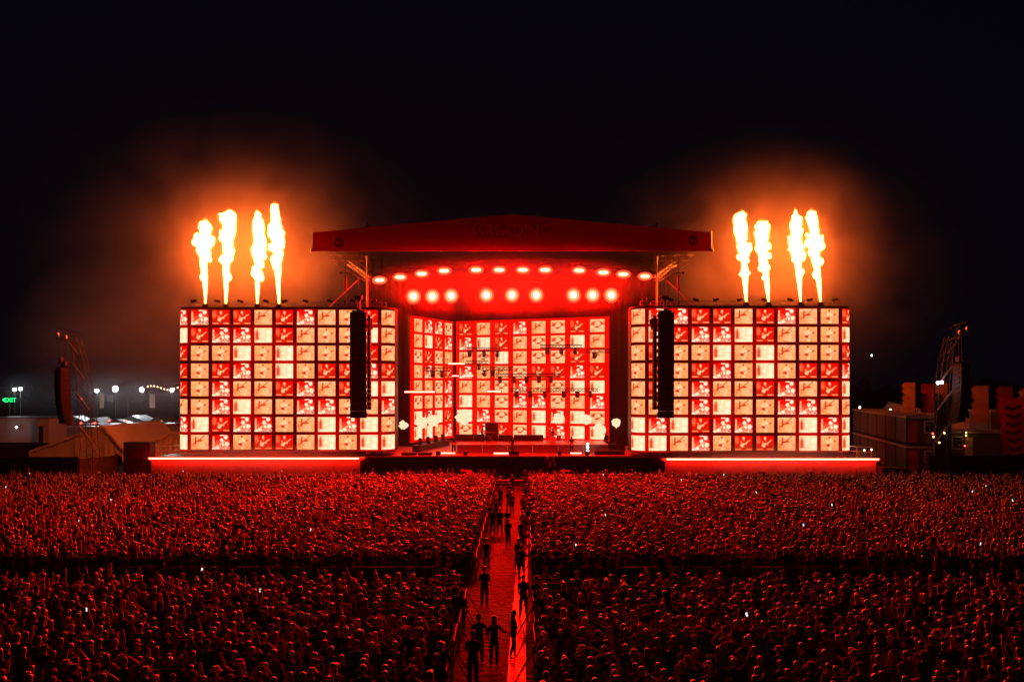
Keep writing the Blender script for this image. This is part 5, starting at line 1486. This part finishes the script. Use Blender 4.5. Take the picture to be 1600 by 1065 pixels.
# ---- staff and visitors in the aisle
WB = {TOP: M_allblack, BOT: M_allblack}
aisle = [(757, 948, 'work_fold', 'short', 0, 1.0, 'steward in black with folded arms standing on the grass left of the track', WB), (818, 966, 'work_stand', 'short', 8, 1.02, 'man in dark clothes standing on the track strip looking to the stage', WB),
         (802, 1028, 'walk', 'long', -70, .96, 'person in dark clothes standing sideways at the left edge of the track strip', WB), (772, 1041, 'work_point', 'longer', 0, .98, 'long-haired person in black holding the right arm out in the aisle', WB),
         (739, 1074, 'fold', 'cap', 0, 1.03, 'tall person in a cap cut off by the bottom edge of the picture', WB), (748, 1038, 'work_hip', 'beanie', 10, .98, 'broad person with a beanie behind the capped person in the aisle', WB),
         (721, 991, 'arms_down_coat', 'long', 5, .96, 'person in a long coat beside the left barrier', None), (760, 893, 'arms_down', 'short', 12, .98, 'person in dark clothes midway along the left of the aisle', WB),
         (781, 836, 'work_stand', 'short', -10, 1.0, 'right one of two dark figures standing together far up the aisle', WB), (770, 836, 'work_stand', 'cap', 10, 1.0, 'left one of two dark figures standing together far up the aisle', WB),
         (800, 805, 'arms_down', 'short', 0, .98, 'small dark figure alone far up the middle of the aisle', WB), (808, 892, 'lean', 'short', -50, .96, 'person leaning towards the right barrier beside the track', None), (815, 905, 'fold', 'bun', 10, .97, 'person with a bun right behind the leaning one', WB),
         (826, 818, 'arms_down', 'short', 0, 1.0, 'dark figure far up the right side of the aisle', WB), (708, 961, 'work_hip', 'short', -15, 1.05, 'large dark figure standing left of the left barrier gap', WB), (697, 968, 'work_fold', 'cap', 20, 1.02, 'dark figure with a cap at the rear of the cross gap', WB),
         (850, 905, 'work_hip', 'short', 5, 1.08, 'large dark figure right of the aisle in the cross gap', WB), (656, 912, 'work_stand', 'short', 0, 1.04, 'dark steward in the cross gap left of the aisle', WB), (815, 858, 'arms_down', 'beanie', -30, 1.0, 'figure in a beanie beside the far part of the track', WB),
         (892, 925, 'arms_down_coat', 'short', 40, 1.0, 'steward standing in the cross gap right of the aisle', WB), (240, 905, 'fold', 'cap', 0, 1.0, 'steward with a cap in the cross gap far to the left', WB), (1218, 908, 'fold', 'short', 0, 1.0, 'steward in the cross gap far to the right', WB)]
for u, v, k, sty, rz, sc_, lab, ms in aisle:
    person(k, sty, gnd(u, v), R(rz), sc_, lab, 'people standing in the aisles', 0, ms)
for i in range(16):
    x = -15 + i * 2.0 + prng.uniform(-.6, .6); yp = prng.uniform(72.4, 74.2)
    person(prng.choice(['work_stand', 'work_fold', 'arms_down', 'work_hip']), prng.choice(['short', 'cap', 'beanie']), (x, yp, 0), R(180 + prng.uniform(-40, 40)), prng.uniform(.96, 1.05), f'dark pit steward facing the crowd before the stage, {ordinal(i)} from the left', 'stewards in the pit before the stage', 0, WB)
for i in range(20):
    yp = 47 + i * 1.2; _e0, _e1 = aisle_edges(yp); x = prng.choice((_e0 + .3, _e0 + .5, _e1 - .3, _e1 - .3, -.2)) + prng.uniform(-.15, .25)
    person(prng.choice(['work_stand', 'arms_down', 'fold']), prng.choice(['short', 'cap', 'long']), (x, yp, 0), R(prng.uniform(-60, 60)), prng.uniform(.94, 1.04), f'small dark figure in the far end of the aisle, {ordinal(i)} counting towards the stage', 'people at the far end of the aisle', 0, WB)
# two operators on a small platform in the pit, front of the stage
t = thing('camera_platform', 'small black platform in the pit before the stage centre', 'platform', at(868, 752, 73.8).xy.to_3d())
b = MB(); b.box((0, 0, .6), (3.0, 1.0, 1.15)); b.build('platform_body', M_skirt, t, False); b = MB(); b.box((0, 0, 1.2), (3.1, 1.1, .05)); b.build('platform_top', M_black, t, False)
pz = 1.23
person('phone', 'cap', Vector((at(856, 0, 73.8).x, 73.8, pz)), R(170), .98, 'camera operator in a cap on the pit platform, left one', None, 0, WB)
person('lean', 'short', Vector((at(864, 0, 73.6).x, 73.6, pz)), R(200), .93, 'camera operator on the pit platform, right one with lit face', None, 0, WB)
for u, lab in ((727, 'low black stand with a dim bar before the stage front, left one'), (884, 'low black stand with a dim bar before the stage front, right one')):
    c = at(u, 735.5, 74.6); t = thing('pit_stand', lab, 'stand', (c.x, 74.6, 0)); b = MB(); b.box((0, 0, c.z / 2), (.9, .5, c.z)); b.build('stand_body', M_skirt, t, False)
    b = MB(); b.box((0, -.1, c.z + .03), (.95, .4, .05)); b.build('top_bar', mat('red_bar', (.5, .1, .08), .5), t, False)

# ---- the band
def guitar(loc, rz, lab, tilt=20, m=None):
    t = thing('electric_guitar', lab, 'guitar', loc, None, rz)
    T = Matrix.Rotation(R(-tilt), 3, 'Y')
    b = MB(); pr = [(-.24, .0), (-.21, .13), (-.10, .165), (0, .11), (.09, .14), (.16, .12), (.12, .04), (.13, -.04), (.17, -.11), (.09, -.13), (0, -.105), (-.10, -.165), (-.21, -.13)]
    b.prism(pr[::-1], 'y', -.025, .025); b.v = [tuple(T @ Vector(p)) for p in b.v]; b.build('guitar_body', m or M_cream, t, False)
    b = MB(); b.box((.42, 0, 0), (.62, .025, .05)); b.v = [tuple(T @ Vector(p)) for p in b.v]; b.build('neck', M_wood, t, False)
    b = MB(); b.box((.80, 0, .015), (.18, .02, .085)); b.v = [tuple(T @ Vector(p)) for p in b.v]; b.build('headstock', M_wood, t, False)
    return t
def bandp(u, D, z, k, sty, rz, lab, sc_=1.0, ms=None):
    p = Vector((at(u, 0, D).x, D, z)); person(k, sty, p, R(rz), sc_, lab, None, 1, ms); return p
p = bandp(709, 78.4, DK, 'guitarist', 'short', 185, 'guitarist in dark clothes at the left of the riser', 1, WB); guitar(p + Vector((-.05, -.30, 1.05)), R(180), 'pale electric guitar held by the left guitarist', 22)
p = bandp(801, 77.4, DK, 'singer', 'short', 178, 'singer in black with a guitar at the centre of the stage front', 1.02, WB); guitar(p + Vector((-.05, -.28, 1.05)), R(180), 'electric guitar held by the singer at the stage front', 24, mat('guitar_red', (.5, .08, .06), .3))
p = bandp(893, 78.5, DK, 'guitarist', 'long', 175, 'bass player bent over a guitar right of the drum kit', .97, WB); guitar(p + Vector((-.05, -.30, 1.02)), R(180), 'pale bass guitar held right of the drum kit', 24)
p = bandp(753, 82.2, RZ, 'keyboard', 'short', -100, 'keyboard player standing in profile on the riser', 1, WB)
bandp(948, 84.5, DK, 'lean', 'short', 150, 'dark figure bent over at the right end of the back screens', 1, WB)
c = Vector((at(766, 0, 82.2).x, 82.2, RZ)); t = thing('keyboard_stand', 'keyboard on a crossed stand beside the keyboard player', 'keyboard', c)
b = MB(); b.box((0, 0, .95), (1.3, .35, .1)); b.build('keyboard', M_black, t, False); b = MB(); b.box((0, -.02, 1.005), (1.1, .2, .015)); b.build('keys', M_cream, t, False)
b = MB()
for s in (-1, 1): b.bar((-.4 * s, s * .1, 0), (.4 * s, s * .1, .9), .04)
b.build('stand', M_steel, t, False)
def mic(loc, h, lab):
    t = thing('microphone_stand', lab, 'microphone stand', loc); b = MB(); b.cyl((0, 0, 0), (0, 0, .04), .2, .18, 12); b.cyl((0, 0, 0), (0, 0, h), .018, n=6); b.bar((-.02, 0, h), (.25, -.1, h + .12), .022); b.build('stand', M_steel, t, False)
    b = MB(); b.ell((.28, -.12, h + .14), (.05, .05, .05), 8, 6); b.cyl((.27, -.1, h + .13), (.2, -.08, h + .1), .03, n=6); b.build('microphone', M_black, t, False)
mic(Vector((at(740, 0, 81.6).x, 81.6, RZ)), 1.35, 'microphone stand on the riser left of the keyboard player'); mic(Vector((at(803, 0, 76.9).x, 76.9, DK)), 1.4, 'microphone stand before the singer')
# drum kit
c = Vector((at(864, 0, 81.5).x, 81.5, RZ)); t = thing('drum_kit', 'drum kit with pale bass drum head and cymbals on the riser', 'drum kit', c)
b = MB(); b.cyl((0, -.3, .34), (0, .2, .34), .34, n=20); b.build('bass_drum', M_reddoor, t, False); b = MB(); b.cyl((0, -.325, .34), (0, -.305, .34), .33, n=20); b.build('drum_head', M_cream, t, False)
for x, y_, z, r, h in ((-.22, .0, .86, .16, .25), (.22, 0, .86, .17, .25), (.62, .25, .45, .22, .5), (-.55, .25, .62, .19, .16)):
    b = MB(); b.cyl((x, y_, z - h / 2), (x, y_, z + h / 2), r, n=14); b.cyl((x, y_, 0), (x, y_, z), .02, n=5); d = b.build('drum', M_reddoor, t, False); b = MB(); b.cyl((x, y_, z + h / 2), (x, y_, z + h / 2 + .015), r * .97, n=14); b.build('drum_skin', M_cream, d, False)
for x, y_, z, r in ((-.8, .1, 1.25, .24), (.75, .0, 1.3, .26), (-.35, -.05, 1.4, .22), (.98, .4, 1.15, .25)):
    b = MB(); b.cyl((x, y_, 0), (x, y_, z), .015, n=5); s_ = b.build('cymbal_stand', M_steel, t, False); b = MB(); b.cyl((x, y_, z), (x + .03, y_, z + .03), r, .03, 14); b.build('cymbal', mat('brass', (.7, .45, .15), .3, .9), s_, False)
b = MB(); b.cyl((0, .75, 0), (0, .75, .48), .05, n=8); b.cyl((0, .75, .48), (0, .75, .55), .18, n=12); b.build('stool', M_black, t, False)
person('drummer', 'curly', c + Vector((0, .75, -.36)), R(180), 1.0, 'drummer seated behind the drum kit', None, 0, None)

# ---- crowd barriers
M_barr = mat('galvanised_dull', (.07, .07, .07), .7, .3)
def barrier(plate=True):
    t = thing('crowd_barrier', '', 'barrier')
    b = MB()
    for x in (-1.14, 1.14): b.bar((x, 0, .05), (x, 0, 1.15), .045)
    for z in (.12, .62, 1.15): b.bar((-1.14, 0, z), (1.14, 0, z), .045)
    b.build('frame', M_barr, t, False)
    b = MB()
    for k in range(15): b.bar((-1.0 + k * .1429, 0, .12), (-1.0 + k * .1429, 0, 1.15), .018)
    b.build('bars', M_barr, t, False)
    if plate: b = MB(); b.box((0, -.40, .02), (2.26, .75, .03)); b.build('floor_plate', mat('tread_plate', (.05, .05, .05), .65, .2), t, False)
    for x in (-1.0, 1.0):
        b = MB(); b.bar((x, .02, 1.05), (x, .60, .03), .04); b.build('brace', M_barr, t, False)
    return t
BR = {}
def place_barrier(loc, rz, lab, grp, plate=False):
    if plate not in BR: o = BR[plate] = barrier(plate)
    else: o = copy_tree(BR[plate])
    o.location = loc; o.rotation_euler = (0, 0, rz); o['label'] = lab; o['group'] = grp
for k in range(5):
    for side in (-1, 1):
        yb = 24.6 + k * 2.4
        if yb > 34: continue
        e = aisle_edges(yb)[0 if side < 0 else 1]
        place_barrier((e, yb, 0), R(90 if side > 0 else -90) + R(.7), f'crowd barrier on the {"left" if side < 0 else "right"} of the aisle, {ordinal(k)} from the bottom', 'barriers along the aisle', True)
for k in range(12):
    for side in (-1, 1):
        yb = 40.0 + k * 2.4; e = aisle_edges(yb)[0 if side < 0 else 1]
        place_barrier((e, yb, 0), R(90 if side > 0 else -90) + R(1), f'crowd barrier on the {"left" if side < 0 else "right"} of the aisle, {ordinal(k)} beyond the cross gap', 'barriers along the far aisle')
for k in range(7):
    for side in (-1, 1):
        place_barrier((side * (3.6 + 2.36 * k) - .5, 36.8, 0), 0, f'barrier across the dark gap {"left" if side < 0 else "right"} of the aisle, {ordinal(k)} from the aisle', 'barriers across the gap in the crowd')
for k in range(26):
    place_barrier((-30.6 + 2.36 * k, 71.6, 0), 0, f'front barrier before the stage pit, {ordinal(k)} from the left', 'front barriers before the pit')
# ================================================================ SMOKE AND HAZE
def vol_mat(name, dens, col, aniso, noise=None, fall=None, lo=.4):
    m = bpy.data.materials.new(name); m.use_nodes = True; nt = m.node_tree; nt.nodes.remove(nt.nodes['Principled BSDF'])
    pv = nt.nodes.new('ShaderNodeVolumePrincipled'); pv.inputs['Color'].default_value = (*col, 1); pv.inputs['Anisotropy'].default_value = aniso; pv.inputs['Density'].default_value = dens
    nt.links.new(pv.outputs[0], nt.nodes['Material Output'].inputs['Volume'])
    if noise:
        tc = nt.nodes.new('ShaderNodeTexCoord'); ge = nt.nodes.new('ShaderNodeNewGeometry')
        ln = nt.nodes.new('ShaderNodeVectorMath'); ln.operation = 'LENGTH'; nt.links.new(tc.outputs['Object'], ln.inputs[0])
        f1 = nt.nodes.new('ShaderNodeMapRange'); f1.inputs[1].default_value = 1.0; f1.inputs[2].default_value = 0.0; f1.inputs[3].default_value = 0; f1.inputs[4].default_value = 1
        nt.links.new(ln.outputs['Value'], f1.inputs[0])
        pw = nt.nodes.new('ShaderNodeMath'); pw.operation = 'POWER'; pw.inputs[1].default_value = fall; nt.links.new(f1.outputs[0], pw.inputs[0])
        nz = nt.nodes.new('ShaderNodeTexNoise'); nz.inputs['Scale'].default_value = noise; nz.inputs['Detail'].default_value = 3; nz.inputs['Distortion'].default_value = .6; nt.links.new(ge.outputs['Position'], nz.inputs['Vector'])
        f2 = nt.nodes.new('ShaderNodeMapRange'); f2.inputs[1].default_value = .32; f2.inputs[2].default_value = .68; f2.inputs[3].default_value = lo; f2.inputs[4].default_value = 1.7 - lo; nt.links.new(nz.outputs['Fac'], f2.inputs[0])
        m1 = nt.nodes.new('ShaderNodeMath'); m1.operation = 'MULTIPLY'; nt.links.new(pw.outputs[0], m1.inputs[0]); nt.links.new(f2.outputs[0], m1.inputs[1])
        m2 = nt.nodes.new('ShaderNodeMath'); m2.operation = 'MULTIPLY'; m2.inputs[1].default_value = dens; nt.links.new(m1.outputs[0], m2.inputs[0])
        nt.links.new(m2.outputs[0], pv.inputs['Density'])
    return m
def smoke_ball(name, c, r, m, lab):
    b = MB(); b.ell((0, 0, 0), (1, 1, 1), 24, 16)
    o = b.build(name, m); o.location = c; o.scale = r
    return tag(o, lab, 'smoke', None, 'stuff')
smoke_ball('smoke', at(378, 400, 80), (12.5, 7.5, 11.5), vol_mat('flame_smoke', .078, (.9, .9, .9), .0, .30, 1.5, .25), 'bright orange-lit smoke close round the four left jets of fire')
smoke_ball('smoke', at(1225, 400, 79), (12.5, 7.5, 11.5), vol_mat('flame_smoke_right', .078, (.9, .9, .9), .0, .30, 1.5, .25), 'bright orange-lit smoke close round the four right jets of fire')
smoke_ball('smoke', at(365, 420, 88), (25, 10, 19), vol_mat('drift_smoke', .058, (.9, .88, .86), .0, .17, 1.8, .1), 'dim wide smoke drifting behind the left jets of fire')
smoke_ball('smoke', at(1200, 430, 88), (22, 10, 17), vol_mat('drift_smoke_right', .058, (.9, .88, .86), .0, .17, 1.8, .1), 'dim wide smoke drifting behind the right jets of fire')
smoke_ball('smoke', at(478, 418, 82), (6.5, 4, 5), vol_mat('roof_side_smoke', .06, (.9, .9, .9), .0, .35, 1.2, .1), 'orange-lit smoke between the left jets of fire and the roof')
smoke_ball('smoke', at(1112, 440, 82), (6.5, 4, 4.5), vol_mat('roof_side_smoke_right', .05, (.9, .9, .9), .0, .35, 1.2, .1), 'orange-lit smoke between the right jets of fire and the roof')
smoke_ball('smoke', at(215, 530, 92), (15, 8, 11), vol_mat('drifting_smoke', .11, (.9, .9, .9), .0, .13, 1.2, .3), 'dim smoke drifting down beyond the left video wall')
smoke_ball('smoke', at(190, 615, 160), (34, 16, 6.5), vol_mat('field_mist', .005, (.9, .9, .95), .2, .1, 1.0, .6), 'pale mist round the floodlights in the left background')
smoke_ball('stage_smoke', (0, 79.0, 19.7), (16.0, 6.5, 3.6), vol_mat('roof_smoke', STAGE_SMOKE, (1, .95, .9), .35, .35, .7, .6), 'red-lit smoke filling the space under the stage roof')
b = MB(); b.prism([(-16, 77), (16, 77), (16, 98), (-16, 98)], 'z', DK + .05, 17.1)
tag(b.build('stage_smoke', vol_mat('thin_stage_smoke', .0022, (1, .95, .9), .3)), 'thin smoke lying over the stage floor and the band', 'smoke', None, 'stuff')
for cx_, yf_ in ((at(398, 714, 74.0).x, 74.0), (at(1206, 714, 73.2).x, 73.2)):  # smoke added to give the light strips a red bloom
    smoke_ball('smoke', (cx_, yf_ - .3, 2.7), (11.5, 2.0, 1.9), vol_mat('strip_bloom_smoke', .5, (.95, .95, .95), .0, .5, 1.5, .6), ('left' if cx_ < 0 else 'right') + ' low smoke added for the red bloom along the wing light strip')
b = MB(); b.box((0, 720, 22.0), (1900, 1620, 46.0))
tag(b.build('haze', vol_mat('night_haze', HAZE, (.95, .95, 1), .2)), 'thin night haze over the whole festival field', 'haze', None, 'stuff')
